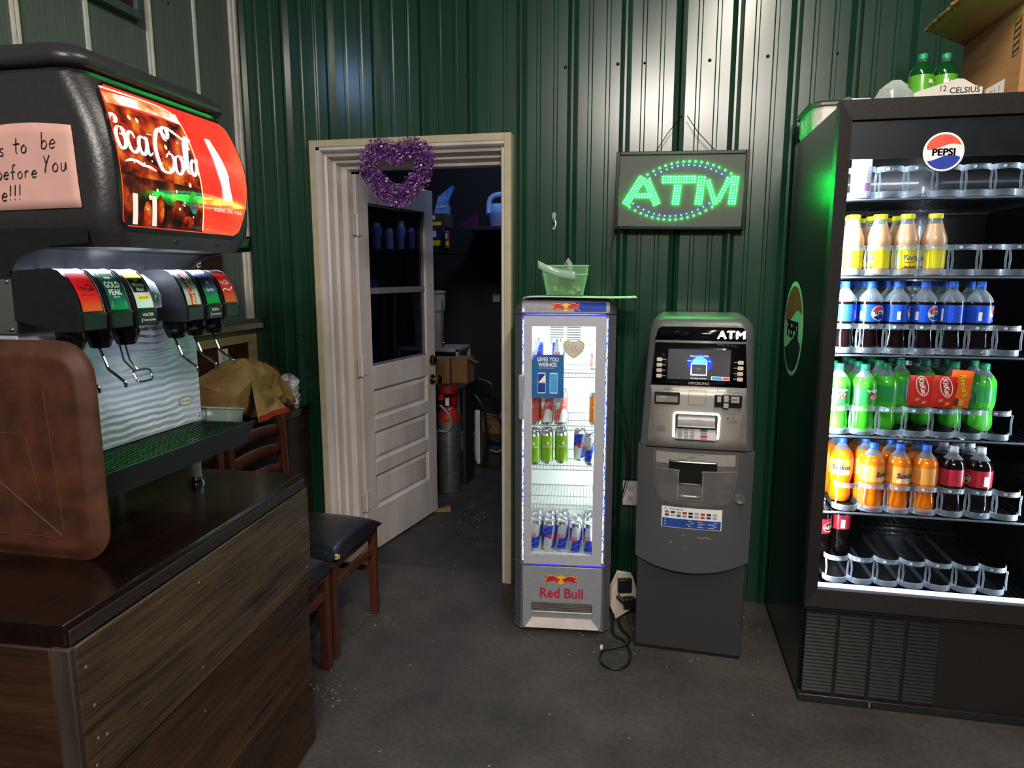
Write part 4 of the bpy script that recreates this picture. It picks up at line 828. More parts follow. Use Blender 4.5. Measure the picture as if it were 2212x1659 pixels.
# interior: wire shelves, vent, decal
wire = pm('shelf_wire', '8e9290', .3, .7)
shz = (1.105, .885, .715, .545)
for z_ in shz:
    wv_ = MB(); x0_, x1_ = -HW + .018, HW - .018
    for i in range(23): x_ = x0_ + (x1_ - x0_) * i / 22; wv_.tube([(x_, .05, z_ - (.018 if z_ in shz else 0)), (x_, .052, z_), (x_, DEP - .03, z_)], .0011, 5)
    for y_, zz in ((.052, z_), (.050, z_ - .018), (.17, z_ - .002), (DEP - .03, z_)): wv_.tube([(x0_, y_, zz), (x1_, y_, zz)], .002, 6)
    wv_.build('wire_shelf', wire, rb_)['kind'] = 'stuff'
vn = MB(); 
for j in range(9):
    for i in range(2): x_ = -.075 + i * .075; vn.box(x_, x_ + .06, DEP - .0225, DEP - .0205, 1.20 + j * .011, 1.205 + j * .011)
vn.build('air_vent', pm('vent_shadow', '6a706e', .6), rb_)['kind'] = 'stuff'
htd = MB(); hm = lambda u, v, l=0: (.035 + u, .014 - l, 1.205 + v)
hp2 = [(p.x * .32, p.z * .34) for p in (heart(2 * math.pi * i / 40) for i in range(40))]
htd.poly(hp2, hm, 0, 0); htd.poly([(a * .84, b_ * .84) for a, b_ in hp2], hm, 1, .0004)
for i in range(12):
    a, b_ = hp2[(i * 10 + 3) % 40]; htd.poly(circ(6, .0018, .0018, a * .6 * rn.random(), b_ * .6 * rn.random()), hm, 2, .0008)
sub(htd, 'heart_decal', [pm('decal_yellow', 'ecd9a0', .5), pm('decal_cream', 'f2e6d0', .5), pm('decal_brown', '8a6a40', .5)], door)
ill = bpy.data.lights.new('cooler_lamp', 'AREA'); ill.shape = 'RECTANGLE'; ill.size = .24; ill.size_y = .05; ill.energy = 1.9; ill.color = (.93, 1, .98)
o = bpy.data.objects.new('cooler_lamp', ill); COL.objects.link(o); o.parent = rb_; o.location = (0, .09, 1.318); o.rotation_euler = (0, 0, 0)
ill2 = bpy.data.lights.new('cooler_lamp', 'AREA'); ill2.shape = 'RECTANGLE'; ill2.size = .02; ill2.size_y = .90; ill2.energy = 5; ill2.color = (.93, 1, .98)
o = bpy.data.objects.new('cooler_lamp', ill2); COL.objects.link(o); o.parent = rb_; o.location = (HW - .022, .050, .84); aim(o, (-.7, .7))
bpy.context.view_layer.update()
def RB(x, y, z): c_, s_ = math.cos(RBR), math.sin(RBR); return (-.333 + x * c_ - y * s_, 2.69 + x * s_ + y * c_, z)
# cans
def can(label, loc, rz, kind, group, s=1.0):
    t = thing('drink_can', label, 'can', loc, rz, group); r, h = .0265 * s, .135
    alu = pm('can_aluminium', 'c6c9cc', .25, .9)
    MB().lathe([(r * .80, 0), (r * .97, .008), (r, .012)], 24).lathe([(r, h - .014), (r * .86, h - .004), (r * .84, h), (r * .80, h - .003), (.0001, h - .004)], 24).build('can_ends', alu, t)
    cmp = cylmap(r)
    bdy = MB(); P = 2 * math.pi * r
    def wrap(u0, u1, v0, v1, m, l=0, n=24, top=None): bdy.grid(lambda u, v: cmp(u0 + (u1 - u0) * u, v0 + (v1 - v0) * v, l), n, 1, m)
    bm1, bm2 = .012, h - .014; mid = (bm1 + bm2) / 2
    if kind in ('classic', 'clear'):
        wrap(-P / 2, P / 2, bm1, bm2, 0, 0, 28)
        for k in (0, 1):
            o_ = -P / 4 + k * P / 2
            for va, vb, sg in ((mid, bm2 - .003, 1), (bm1 + .004, mid, -1)):
                # slanted blue quarters
                u0, u1 = (o_ - P / 4 + .0, o_) if sg > 0 else (o_, o_ + P / 4)
                bdy.grid(lambda u, v, u0=u0, u1=u1, va=va, vb=vb: cmp(u0 + (u1 - u0) * u + .006 * (1 if True else 0) * (v - .5) * 2, va + (vb - va) * v, .0002), 8, 4, 1)
        for o_ in (-P / 4 + .0, P / 4):
            bdy.text('Red Bull', .0150, cmp, o_, mid + .004, 2, .0005, .02); 
            bdy.poly(circ(10, .004, .004, o_, mid - .004), cmp, 3, .0004)
            for sg in (-1, 1): bdy.poly([(o_ + sg * .003, mid - .001), (o_ + sg * .015, mid + .001), (o_ + sg * .014, mid - .008), (o_ + sg * .003, mid - .006)], cmp, 2, .0005)
        mats = [pm('can_silver', 'c8ccd4', .3, .15), pm('can_blue_paint', '1a3cc0', .28, .05), pm('can_red_paint', 'd82040', .3), pm('can_yellow_paint', 'e8a820', .3)]
        if kind == 'clear': mats[0] = pm('can_white', 'd8dcd8', .3); mats[1] = pm('can_pink', 'c8665c', .3)
    else:
        wrap(-P / 2, P / 2, bm1, bm2, 0, 0, 28); bdy.text('Red Bull', .0115, cmp, 0, mid + .005, 1, .0005, .01); bdy.poly([(-.006, mid + .018), (0, mid + .034), (.006, mid + .018)], cmp, 1, .0005)
        for k_ in range(3): bdy.ribbon([(-.012, mid - .012 - k_ * .008), (.012, mid - .010 - k_ * .008)], .0012, cmp, 1, .0005)
        mats = [{'green': pm('can_lime', '7fb428', .3, .15), 'orange': pm('can_orange', 'd8862a', .3, .1), 'red': pm('can_rose', 'c85a50', .3, .1)}[kind], pm('can_pale', 'dfe6d0', .4)]
    bdy.build('can_sleeve', mats, t); MB().tube([(-.008, -.004, h - .002), (-.008, .008, h - .001), (.006, .008, h - .001), (.006, -.004, h - .002)], .0012, 5, closed=True).build('pull_tab', alu, t)
    return t
cg = 'energy drink cans in the slim cooler'
lanes = (-.118, -.061, -.004, .056, .113)
# bottom shelf
bot = [('bottom shelf, first can from the left in the front row', lanes[0], .085, 40), ('bottom shelf, second can from the left in the front row', lanes[1], .085, -55), ('bottom shelf, third can from the left in the front row', lanes[2], .085, 45), ('bottom shelf, foremost can right of the middle', lanes[3] - .002, .062, 50), ('bottom shelf, can cut by the right edge of the glass', lanes[4], .062, 40)]
def nm_(x): return x
for lb_s, x, y, a in bot: can('blue and silver can, ' + lb_s, RB(x, y + .01, .3255), R(a) + RBR, 'classic', cg)
for k, x in enumerate(lanes):
    for j, y in enumerate((.155, .225)):
        if k == 3 and j == 1: continue
        can('blue and silver can on bottom shelf, %s column, %s' % (ORD[k], ('behind the front can', 'at the very back')[j]), RB(x, y, .3255), R(60 + 70 * k + 50 * j), 'classic', cg)
# green cans and classic cans on the third shelf
for k, (x, y, lbs) in enumerate(((-.125, .060, 'nearest the left edge of the glass'), (-.072, .075, 'middle one of three'), (-.012, .085, 'rightmost of three'))):
    can('lime green drink can, ' + lbs, RB(x, y + .01, .717), R(10 * k) + RBR, 'green', cg); can('lime green drink can at the back, behind the %s one' % ('left', 'middle', 'right')[k], RB(x - .004, y + .075, .717), R(30 * k), 'green', cg)
can('blue and silver can foremost at the right beside the lime cans', RB(.112, .075, .717), R(10) + RBR, 'classic', cg); can('blue and silver can behind the foremost right one, beside the lime cans', RB(.066, .140, .717), R(-70), 'classic', cg)
# second shelf
for k, (x, kd, lbs) in enumerate(((-.128, 'red', 'pink can at the left edge below the blue door sticker'), (-.073, 'clear', 'pink and white can, middle below the blue door sticker'), (-.016, 'clear', 'pink and white can, right below the blue door sticker'))):
    can(lbs, RB(x, .075, .887), R(-35 + 20 * k), kd, cg)
    can(lbs.replace('can', 'can in the back row', 1), RB(x, .145, .887), R(10 + 20 * k), kd, cg)
can('orange can at the right edge of the glass', RB(.128, .080, .887), R(5) + RBR, 'orange', cg)
# top shelf
can('blue and silver can on the top shelf above the door sticker', RB(-.028, .10, 1.107), R(55), 'classic', cg); can('blue and silver can at the left end of the top shelf', RB(-.118, .11, 1.107), R(20), 'classic', cg); can('pale can at the right end of the top shelf', RB(.128, .14, 1.107), R(30), 'clear', cg)
# paper sheet and candy basket on top
shp = thing('paper_sheet', 'pale paper sheet with faint writing lying on the slim cooler, overhanging right', 'paper', (-.30, 2.78, 1.4085), R(3))
pw = MB(); pf = lambda u, v: (-.205 + .445 * u, -.10 + .26 * v, .003 + .010 * max(0, u - .75) ** 2 * 8 * .3 + .0015 * math.sin(6 * u))
pw.grid(pf, 20, 6); pw.build('sheet', pm('pale_paper', 'cfd6cc', .8), shp, solid=.0006)
wr = MB(); mq = lambda u, v, l=0: tuple(a + b_ for a, b_ in zip(pf((u + .205) / .445, (v + .10) / .26), (0, 0, .0008)))
rn2 = random.Random(5)
for row in range(3):
    x_ = -.08
    while x_ < .20:
        wl_ = rn2.uniform(.01, .03); wr.ribbon([(x_ + wl_ * i / 4, -.075 + row * .04 + rn2.uniform(-.004, .004)) for i in range(5)], .0016, mq, sub=3); x_ += wl_ + .012
wr.build('handwriting', pm('ink_grey', '2f3a36', .6), shp)['kind'] = 'stuff'
bk_ = thing('candy_basket', 'clear green-tinted plastic basket of small candies on the slim cooler', 'basket', (-.355, 2.86, 1.416), R(4))
def wall4(mb, z0, z1, a0, a1, b0, b1, mat=0):
    lo = rrect(-a0, a0, -b0, b0, .02, 4); hi = rrect(-a1, a1, -b1, b1, .022, 4); k = len(lo)
    mb.add([(x, y, z0) for x, y in lo] + [(x, y, z1) for x, y in hi], [(i, (i + 1) % k, k + (i + 1) % k, k + i) for i in range(k)], mat)
tub = MB(); wall4(tub, .001, .085, .075, .092, .055, .072); wall4(tub, .085, .12, .092, .096, .072, .076); tub.poly(rrect(-.075, .075, -.055, .055, .02, 4), lambda u, v, l=0: (u, v, .001))
tub.build('tub_shell', clear('tub_plastic', 'b8e6bc', .82, .08), bk_)
for z_, a_, b_ in ((.12, .097, .077), (.085, .093, .073)): MB().tube([(x, y, z_) for x, y in rrect(-a_, a_, -b_, b_, .022, 4)], .0022, 6, closed=True).build('rim', clear('tub_rim', 'b8e0b8', .35, .1), bk_)
cand = [pm('candy_' + n_, c_, .4) for n_, c_ in (('lime', '9bb82a'), ('brown', '5a3a20'), ('white', 'd8d4c8'), ('amber', 'c88a2a'), ('blue', '3a5aa0'))]
for i in range(26):
    x, y = rn2.uniform(-.058, .058), rn2.uniform(-.038, .038); z_ = .010 + .009 * (i // 9)
    c_ = thing('candy', 'small %s wrapped candy in the clear basket' % ('lime', 'brown', 'white', 'amber', 'blue')[i % 5], 'candy', (-.355 + x, 2.86 + y, 1.418 + z_), rn2.uniform(0, 3), '%s candies in the clear basket' % ('lime', 'brown', 'white', 'amber', 'blue')[i % 5])
    MB().lathe([(.0001, -.016), (.006, -.014), (.0025, -.010), (.0055, -.007), (.006, 0), (.0055, .007), (.0025, .010), (.006, .014), (.0001, .016)], 8, ax=0).build('wrapper', cand[i % 5], c_)
lid = thing('plastic_wrapper', 'clear plastic flap leaning across the candy basket', 'wrapper', (-.37, 2.775, 1.475), R(2))
MB().grid(lambda u, v: (-.085 + .15 * u, -.002 + .012 * math.sin(3 * u) - .01, .052 - .085 * u + .04 * u * u + .030 * v), 10, 2).build('flap', clear('lid_film', 'c4dcd0', .5, .12), lid, solid=.001)
bagc = thing('small_bag', 'small clear bag with a dark print standing up in the candy basket', 'bag', (-.352, 2.885, 1.47))
MB().add([(-.03, 0, 0), (.03, 0, 0), (.022, .002, .075), (.004, .0, .10), (-.010, -.002, .075)], [(0, 1, 2, 3, 4)]).build('bag_film', clear('bag_film', 'c8c4c8', .55, .2), bagc, solid=.0006)
MB().poly(circ(9, .009, .011, -.004, .070), lambda u, v, l=0: (u, -.004, v)).build('print', pm('print_grey', '5a5058', .5), bagc)
# ---------------- cash machine
AR = R(-2.9)
at = thing('cash_machine', 'grey standing cash machine with ATM header, lit keypad and screen', 'cash machine', (.178, 2.625, 0), AR)
ag = pm('atm_grey', '5c5d60', .38, .25, .05, (200, 200, 200), bump=.1); agl = pm('atm_light_grey', 'a39f98', .36, .25, .04, (200, 200, 200)); agd = pm('atm_dark_base', '35363a', .45, .1, .08, (200, 200, 200), bump=.15)
MB().box(-.203, .207, .0, .44, .012, .60).build('base_cabinet', agd, at, bevel=.004); MB().box(-.200, .203, .004, .43, 0, .012).build('plinth', pm('atm_plinth', '0c0c0d', .5), at)
# belly shell: bowed front, curved lower hem
def belly(u, v):
    x = -.211 + .427 * u; q = 2 * u - 1; bow = (1 - abs(q) ** 3.2)
    zt = .848; zb = .405 - .050 * (1 - q * q) + .012 * (u - .5); z = zb + (zt - zb) * v
    y = -.018 - .055 * bow * (.35 + .65 * math.sin(math.pi * min(1, v * 1.0) * .5 + .2)) + .01 * (1 - v)
    return (x, y, z)
bl = MB(); bl.grid(belly, 28, 16)
n_ = 29
rim_b = [belly(i / 28, 0) for i in range(29)]; rim_t = [belly(i / 28, 1) for i in range(29)]
bl.add(rim_b + [(x, .05, z + .02) for x, y, z in rim_b], [(i + 1, i, 29 + i, 30 + i) for i in range(28)])
bl.add(rim_t + [(x, .10, z) for x, y, z in rim_t], [(i, i + 1, 30 + i, 29 + i) for i in range(28)])
for u in (0, 1):
    c_ = [belly(u, j / 16) for j in range(17)]; bl.add(c_ + [(x, .44, max(z, .43)) for x, y, z in c_], [(i, i + 1, 18 + i, 17 + i) if u == 0 else (i + 1, i, 17 + i, 18 + i) for i in range(16)])
bl.add([(-.211, .44, .43), (.216, .44, .43), (.216, .44, .848), (-.211, .44, .848)], [(0, 1, 2, 3)])
bl.build('lower_shell', ag, at, ang=50)
# upper shell
def ux(z): t = (z - .85) / .49; return -.207 + .022 * t + .0 * t, .215 - .020 * t
def uy(z): t = (z - .85) / .49; return -.030 + .045 * t
us = MB(); ks = []
def ring(z, ins=0, y0=None, r=.045):
    a_, b_ = ux(z); return [(x, y, z) for x, y in rrect(a_ + ins, b_ - ins, (uy(z) if y0 is None else y0) + ins, .44 - ins, r, 6)]
lvz = [(.852, 0), (.95, 0), (1.05, 0), (1.15, 0), (1.25, 0), (1.29, .001), (1.315, .006), (1.333, .018), (1.343, .038)]
rg = [ring(z, i_) for z, i_ in lvz]; k = len(rg[0]); us.add(sum(rg, []), [(i * k + j, i * k + (j + 1) % k, (i + 1) * k + (j + 1) % k, (i + 1) * k + j) for i in range(len(rg) - 1) for j in range(k)] + [tuple(range((len(rg) - 1) * k, len(rg) * k)), tuple(range(k - 1, -1, -1))])
us.build('upper_shell', ag, at, ang=50)
AF = lambda u, v, l=0: (u, uy(v) - .0015 - l, v)          # on the sloping upper front
fp3 = MB(); fp3.band(.853, 1.315, 12, lambda v: -.178 + .020 * (v - .85) / .46 + (.03 if v > 1.30 else 0), lambda v: .184 - .018 * (v - .85) / .46 - (.03 if v > 1.30 else 0), AF, 0, .003, nu=2)
fp3.build('front_rim', pm('atm_rim', '9a948c', .3, .4), at, solid=-.002)
def ap(mb, name, mats, par=at, **k): return mb.build(name, mats, par, **k)
hdr = MB().poly([(-.172 + .012, 1.256), (.168 - .012 + .01, 1.256), (.163, 1.295), (.150, 1.312), (-.138, 1.314), (-.152, 1.296)], AF, 0, .006)
hdr = MB().poly([(-.162, 1.257), (.167, 1.257), (.163, 1.296), (.152, 1.308), (-.138, 1.308), (-.152, 1.298)], AF, 0, .006); hdo = ap(hdr, 'header_panel', pm('gloss_black', '0a0b0d', .12), solid=.001)
ap(MB().text('ATM', .042, AF, .160, 1.266, 0, .0085, 0, sx=1.08, align='R', sp=1.12).text('ATM', .042, AF, .1622, 1.2672, 0, .0085, 0, sx=1.08, align='R', sp=1.12).text('ATM', .042, AF, .1585, 1.2652, 0, .0085, 0, sx=1.08, align='R', sp=1.12), 'lit_letters', em('atm_letters', 'ffffff', 2.2), hdo)
bz = MB().band(1.088, 1.248, 2, lambda v: -.170 + .010 * (v - 1.088) / .16, lambda v: .176 - .010 * (v - 1.088) / .16, AF, 0, .006); bzo = ap(bz, 'screen_bezel', pm('gloss_black', '0a0b0d', .12), solid=.001)
scs = em_noise('atm_screen', '5a5c60', '6e7074', '85878a', .35, (3, 3, 3)); sc3 = MB(); sc3.poly([(-.112, 1.112), (.114, 1.112), (.114, 1.225), (-.110, 1.225)], AF, 0, .0075)
sc3.poly(circ(20, .045, .036, .005, 1.172), AF, 1, .0080); sc3.poly(circ(16, .028, .022, .005, 1.176), AF, 2, .0084)
sc3.ribbon([(-.025, 1.130), (-.025, 1.172), (.030, 1.172), (.030, 1.130), (-.025, 1.130)], .005, AF, 3, .0092, sub=1); sc3.poly([(-.022, 1.133), (.027, 1.133), (.027, 1.169), (-.022, 1.169)], AF, 4, .0088)
sc3.text('Welcome To ATMs', .0085, AF, .002, 1.197, 3, .0090); sc3.text('Please insert your card or tap', .007, AF, .002, 1.180, 3, .0090); sc3.text('This charge is low limits', .006, AF, .002, 1.1155, 3, .0090)
sc3.text('- -', .012, AF, .002, 1.150, 3, .0095); sc3.poly([(.048, 1.113), (.113, 1.113), (.113, 1.126), (.048, 1.126)], AF, 3, .0082); sc3.poly([(.050, 1.114), (.088, 1.114), (.088, 1.125), (.050, 1.125)], AF, 5, .0086); sc3.poly([(.089, 1.114), (.112, 1.114), (.112, 1.125), (.089, 1.125)], AF, 6, .0086)
ap(sc3, 'screen', [scs, em('scr_blue', '2040d0', .7), em('scr_sky', '50b8ff', 1.1), em('scr_white', 'f4f4ff', 1.0), em('scr_grey', '4c4e52', .4), em('scr_teal', '2090c0', .7), em('scr_red', 'e04030', .7)], bzo)
ap(MB().text('HYOSUNG', .0135, AF, .005, 1.094, 0, .0085, .008, sx=1.15), 'maker_lettering', pm('silver_letter', 'b8b8b8', .4), bzo)
for s_, x_ in ((-1, -.142), (1, .150)):
    for i in range(4):
        z_ = 1.184 - i * .0205 - (.004 if s_ > 0 else 0)
        MB().prism(rrect(x_ - .010, x_ + .010, z_ - .0068, z_ + .0068, .003, 3), 1, uy(z_) - .0125, uy(z_) - .006).build('side_key', pm('key_cream', 'd2c2b4', .5), bzo)
        MB().box(x_ - s_ * .014 - .010, x_ - s_ * .014 + .010, uy(z_) - .0082, uy(z_) - .0074, z_ - .0008, z_ + .0008).build('key_line', white, bzo)
pnl = MB().band(.860, 1.086, 6, lambda v: -.146 - .026 * (v - .86) / .23, lambda v: .150 + .026 * (v - .86) / .23, AF, 0, .006); pno = ap(pnl, 'fascia', agl, solid=.001)
rc = MB(); rc.prism(rrect(-.156, -.062, 1.018, 1.060, .004, 3), 1, .02 - .012, uy(1.04) - .004); 
MB().poly(rrect(-.156, -.062, 1.016, 1.062, .004, 3), AF, 0, .0085).build('receipt_slot', pm('slot_black', '101112', .3), pno); MB().prism([(uy(1.04) - .010, 1.020), (uy(1.04) - .022, 1.024), (uy(1.04) - .018, 1.046), (uy(1.04) - .010, 1.050)], 0, -.150, -.068).build('receipt_flap', pm('flap_grey', '6a6866', .35, .3), pno, bevel=.002)
MB().ribbon([(-.030, 1.018), (-.030, 1.072), (.032, 1.072), (.032, 1.018), (-.030, 1.018)], .0012, AF, 0, .0082, sub=1).build('contactless_outline', pm('engraving', '57544f', .5), pno)
cr = MB(); yb = uy(1.04) - .008
for (a_, b_, c_, d_, yy, m_) in ((.064, .096, 1.018, 1.060, .016, 0), (.112, .160, 1.018, 1.060, .016, 0), (.092, .116, 1.014, 1.062, .020, 0), (.072, .086, 1.034, 1.056, .019, 1), (.120, .150, 1.034, 1.056, .019, 1), (.095, .113, 1.036, 1.060, .023, 1), (.095, .113, 1.014, 1.032, .023, 1), (.086, .145, 1.046, 1.048, .022, 0)): cr.box(a_, b_, yb - yy, yb, c_, d_, m_)
cr.build('card_reader', [pm('reader_black', '131315', .3), pm('reader_grey', 'a6a29c', .35)], pno, bevel=.002)
# keypad bay with lit surround
UB = MB(); bay = [(-.079, .893), (-.080, .935), (-.081, .972)] + [(-.071 + .010 * math.cos(R(a)), .974 + .012 * math.sin(R(a))) for a in (180, 150, 120, 90)] + [(.073 + .010 * math.cos(R(a)), .974 + .012 * math.sin(R(a))) for a in (90, 60, 30, 0)] + [(.082, .935), (.080, .893)]
UB.ribbon(bay, .0085, AF, 0, .0092, sub=1); UB.build('keypad_light', em('pad_light', 'ffffff', 3.0), pno)
kb = MB().poly([(-.074, .890), (.076, .890), (.078, .984), (-.076, .984)], AF, 0, .0088); kb.build('keypad_bay', pm('bay_grey', '3f3f41', .35), pno)
kh = MB(); y_ = uy(.93) - .009; kh.prism([(y_, .984), (y_ - .004, .960), (y_ - .018, .943), (y_ - .020, .936), (y_ - .006, .932), (y_, .932)], 0, -.068, .070); kh.build('keypad_hood', pm('hood_grey', '5b5a5a', .3, .3), pno, bevel=.002); MB().box(-.022, .024, y_ - .006, y_ - .003, .962, .9645).build('card_mark', white, pno)
kd = MB(); kd.add([(-.070, y_ - .002, .932), (.070, y_ - .002, .932), (.074, y_ - .024, .892), (-.074, y_ - .024, .892), (-.074, y_, .892), (.074, y_, .892)], [(0, 3, 2, 1), (3, 4, 5, 2), (0, 4, 3), (1, 2, 5)]); kd.build('keypad_plate', pm('plate_grey', '8c8a88', .4, .3), pno)
for r_ in range(4):
    for c_ in range(4):
        t = r_ / 4 + .1; x_ = (-.056, -.034, -.012, .030)[c_]; z_ = .932 - .04 * (t + .0); yk = y_ - .002 - .022 * t
        col_ = pm('key_grey', '9a9896', .45) if c_ < 3 else (pm('key_green', '1e7a3c', .4), pm('key_yellow', '9a9896', .4), pm('key_red', 'c8281e', .4), pm('key_grey', '9a9896', .45))[r_]
        MB().box(x_ - (.008 if c_ < 3 else .012), x_ + (.008 if c_ < 3 else .012), yk - .006, yk, z_ - .0065, z_).build('key', col_, pno)
ins = MB()
for t_, u_, v_, s_ in (('audio', .127, .988, .010), ('insert headphones', .127, .962, .0055), ('for audio assistance', .127, .956, .0055), ('- - . - . -', .127, .946, .009), ('. - - . -', .127, .936, .009), ('- . - - .', .127, .926, .009)): ins.text(t_, s_, AF, u_, v_, 0, .0084)
ins.poly(circ(10, .0045, .0045, .114, .974), AF, 0, .0084); ins.ribbon(circ(10, .005, .005, .133, .974) + [(.138, .974)], .001, AF, 0, .0084, sub=1)
for j in range(4): ins.ribbon([(-.142, .930 - j * .005), (-.112, .930 - j * .005)], .0016, AF, 0, .0084, sub=1)
for x0_, x1_, z_ in ((-.150, -.066, 1.071), (.072, .150, 1.071)): ins.ribbon([(x0_, z_), (x0_, z_ + .012), (x1_, z_ + .012), (x1_, z_), (x0_, z_)], .0008, AF, 0, .0084, sub=1); ins.text('receipt' if x0_ < 0 else 'card', .009, AF, (x0_ + x1_) / 2, z_ + .003, 0, .0084)
ins.build('engraved_marks', pm('engraving', '57544f', .5), pno)['kind'] = 'stuff'
# cash dispenser moulding on the belly
def BF(u, v, l=0):                                             # on the bowed belly, u = x, v = z
    uu = (u + .211) / .427; q = 2 * uu - 1; zb = .405 - .050 * (1 - q * q); vv = (v - zb) / (.848 - zb); p = belly(uu, vv); return (u, p[1] - l, v)
fr3 = MB(); LF = lambda v: -.142 + .030 * max(0, (.80 - v) / .16) ** 2.2 + .0; RF = lambda v: .148 - .030 * max(0, (.80 - v) / .16) ** 2.2
fr3.band(.632, .846, 14, lambda v: LF(v) - .010 + .06 * max(0, (.655 - v) / .023) ** 2, lambda v: RF(v) + .010 - .06 * max(0, (.655 - v) / .023) ** 2, BF, 0, .003, nu=12); fr3.build('lower_rim', pm('atm_rim2', '77736d', .3, .4), at)
fc = MB(); fc.band(.640, .842, 14, lambda v: LF(v) + .05 * max(0, (.660 - v) / .020) ** 2, lambda v: RF(v) - .05 * max(0, (.660 - v) / .020) ** 2, BF, 0, .006, nu=12); fco = fc.build('dispenser_fascia', pm('fascia_grey', '6b6a68', .38, .3), at)
MB().band(.800, .844, 3, lambda v: -.140, lambda v: .146, BF, 0, .0075, nu=12).build('fascia_top', agl, fco)
ch_ = MB(); ch_.band(.722, .812, 3, lambda v: -.053, lambda v: .030, BF, 0, .0085, nu=4); ch_.band(.782, .815, 2, lambda v: -.092, lambda v: .082, BF, 0, .0088, nu=8); ch_.build('cash_slot', pm('slot_black', '101112', .3), fco)
MB().tube([BF(-.088 + .166 * i / 8, .812, .016) for i in range(9)], .0045, 8).build('slot_roller', pm('roller', '4a4a4c', .2, .6), fco)
cp = MB(); cp.grid(lambda u, v: (lambda p: (p[0], p[1] - .006 + .014 * math.sin(math.pi * v), p[2]))(BF(-.052 + .080 * u, .672 + .055 * v, .006)), 4, 8); cp.build('cash_cup', pm('cup_grey', '8a8782', .35, .3), fco, solid=.002)
MB().ribbon([(-.140, .778), (-.060, .775), (-.056, .765), (-.056, .670), (-.050, .664), (.026, .664), (.033, .670), (.033, .765), (.038, .775), (.146, .780)], .003, BF, 0, .0088, sub=2).build('pocket_edge', pm('edge_light', '9a958e', .35, .3), fco)
MB().text('cash', .014, BF, -.01, .826, 0, .0086).ribbon([(-.056, .820), (-.056, .840), (.036, .840), (.036, .820), (-.056, .820)], .001, BF, 0, .0086, sub=1).build('engraved_marks', pm('engraving', '57544f', .5), fco)
lk = BF(.170, .672, 0); MB().lathe([(.0001, -.004), (.011, -.004), (.012, -.012), (.018, -.012), (.019, 0)], 20, lk, ax=1).build('lock', pm('lock_metal', '8b8884', .3, .7), at)
st4 = MB(); st4.grid(lambda u, v: BF(-.113 + .222 * u, .543 + .085 * v, .0015), 12, 2, 0); st4.grid(lambda u, v: BF(-.110 + .216 * u, .545 + .036 * v, .0021), 12, 1, 1)
cols = [2, 2, 0, 4, 4, 0, 4, 3, 4, 1, 0, 1, 0, 1, 4, 3, 1, 4]
for i in range(18): u_ = -.093 + (i % 9) * .022; v_ = .606 - (i // 9) * .013; st4.grid(lambda u, v, u_=u_, v_=v_: BF(u_ - .0078 + .0156 * u, v_ - .0045 + .009 * v, .0021), 1, 1, (2, 3, 5, 4, 3, 5, 4, 3, 5, 1, 5, 1, 5, 3, 5, 4, 1, 5)[i])
st4.text('NationalLink', .010, BF, -.058, .6165, 1, .0024, .005); st4.ribbon([(-.104, .619), (-.098, .623), (-.092, .619), (-.098, .616), (-.104, .619)], .001, BF, 3, .0024, sub=3)
for i, w_ in enumerate((.10, .11, .095, .10)): st4.ribbon([(-.102, .575 - i * .0072), (-.102 + w_, .575 - i * .0072)], .0018, BF, 0, .0026, sub=1)
for i in range(4): st4.ribbon([(.022, .573 - i * .0068), (.022 + .070 - .01 * (i % 2), .573 - i * .0068)], .0018, BF, 0, .0026, sub=1)
st4.build('network_sticker', [whiteink, pm('sticker_navy', '2a4a9a', .4), pm('mark_orange', 'd0601c', .4), pm('mark_dark', '2a2a38', .4), pm('mark_red', 'c83028', .4), pm('mark_grey', 'a8a8a8', .4)], at)
sc5 = MB().ribbon([(.022, .512), (.040, .508), (.055, .512), (.072, .505)], .0022, BF, 0, .001).poly(circ(6, .004, .003, -.075, .480), BF, 1, .001).poly(circ(6, .003, .002, -.03, .515), BF, 0, .001).poly(circ(5, .002, .002, -.02, .46), BF, 0, .001)
sc5.build('scuff_marks', [pm('scuff_white', 'a8a49a', .6), pm('scuff_yellow', '9a8a40', .6)], at)
# cluster of plugs and cable on the floor
psx = thing('power_strip', 'white and black power strip tangled between slim cooler and cash machine', 'power strip', (-.085, 2.86, 0), R(15))
ps = MB(); ps.prism([(-.03, .02), (.035, .06), (.052, .13), (.030, .20), (-.02, .21), (-.045, .15), (-.05, .07)], 1, -.02, .012); ps.build('shell', pm('yellowed_white', 'c8bda8', .5), psx, bevel=.008)
MB().box(-.03, .03, -.045, -.02, .14, .20).build('adapter', black, psx, bevel=.004); MB().box(-.005, .045, -.055, -.02, .07, .115).build('adapter', black, psx, bevel=.004); MB().tube([(.03, -.04, .09), (-.01, -.05, .105), (-.03, -.03, .12)], .010, 8).build('plug', black, psx)
MB().box(-.035, .02, .014, .05, .0, .16).build('adapter', pm('dark_brick', '1a1a1c', .5), psx, bevel=.004)
cl = thing('floor_cable', 'black cable looped on the floor beside the cash machine', 'cable', (-.10, 2.60, 0))
MB().tube(spline([(-.02, .19, .05), (-.015, .10, .012), (.03, .06, .006), (.055, -.01, .006), (.060, -.07, .006), (.045, -.13, .006), (.005, -.155, .006), (-.040, -.135, .006), (-.058, -.08, .006), (-.045, -.03, .006), (.0, -.005, .008), (.05, .03, .016), (.05, .09, .010), (.02, .14, .012), (.0, .19, .03)], 6), .0052, 8).build('cable', cdk, cl)
MB().box(-.062, -.05, -.02, .0, .0, .012).build('plug_tip', white, cl, bevel=.002)
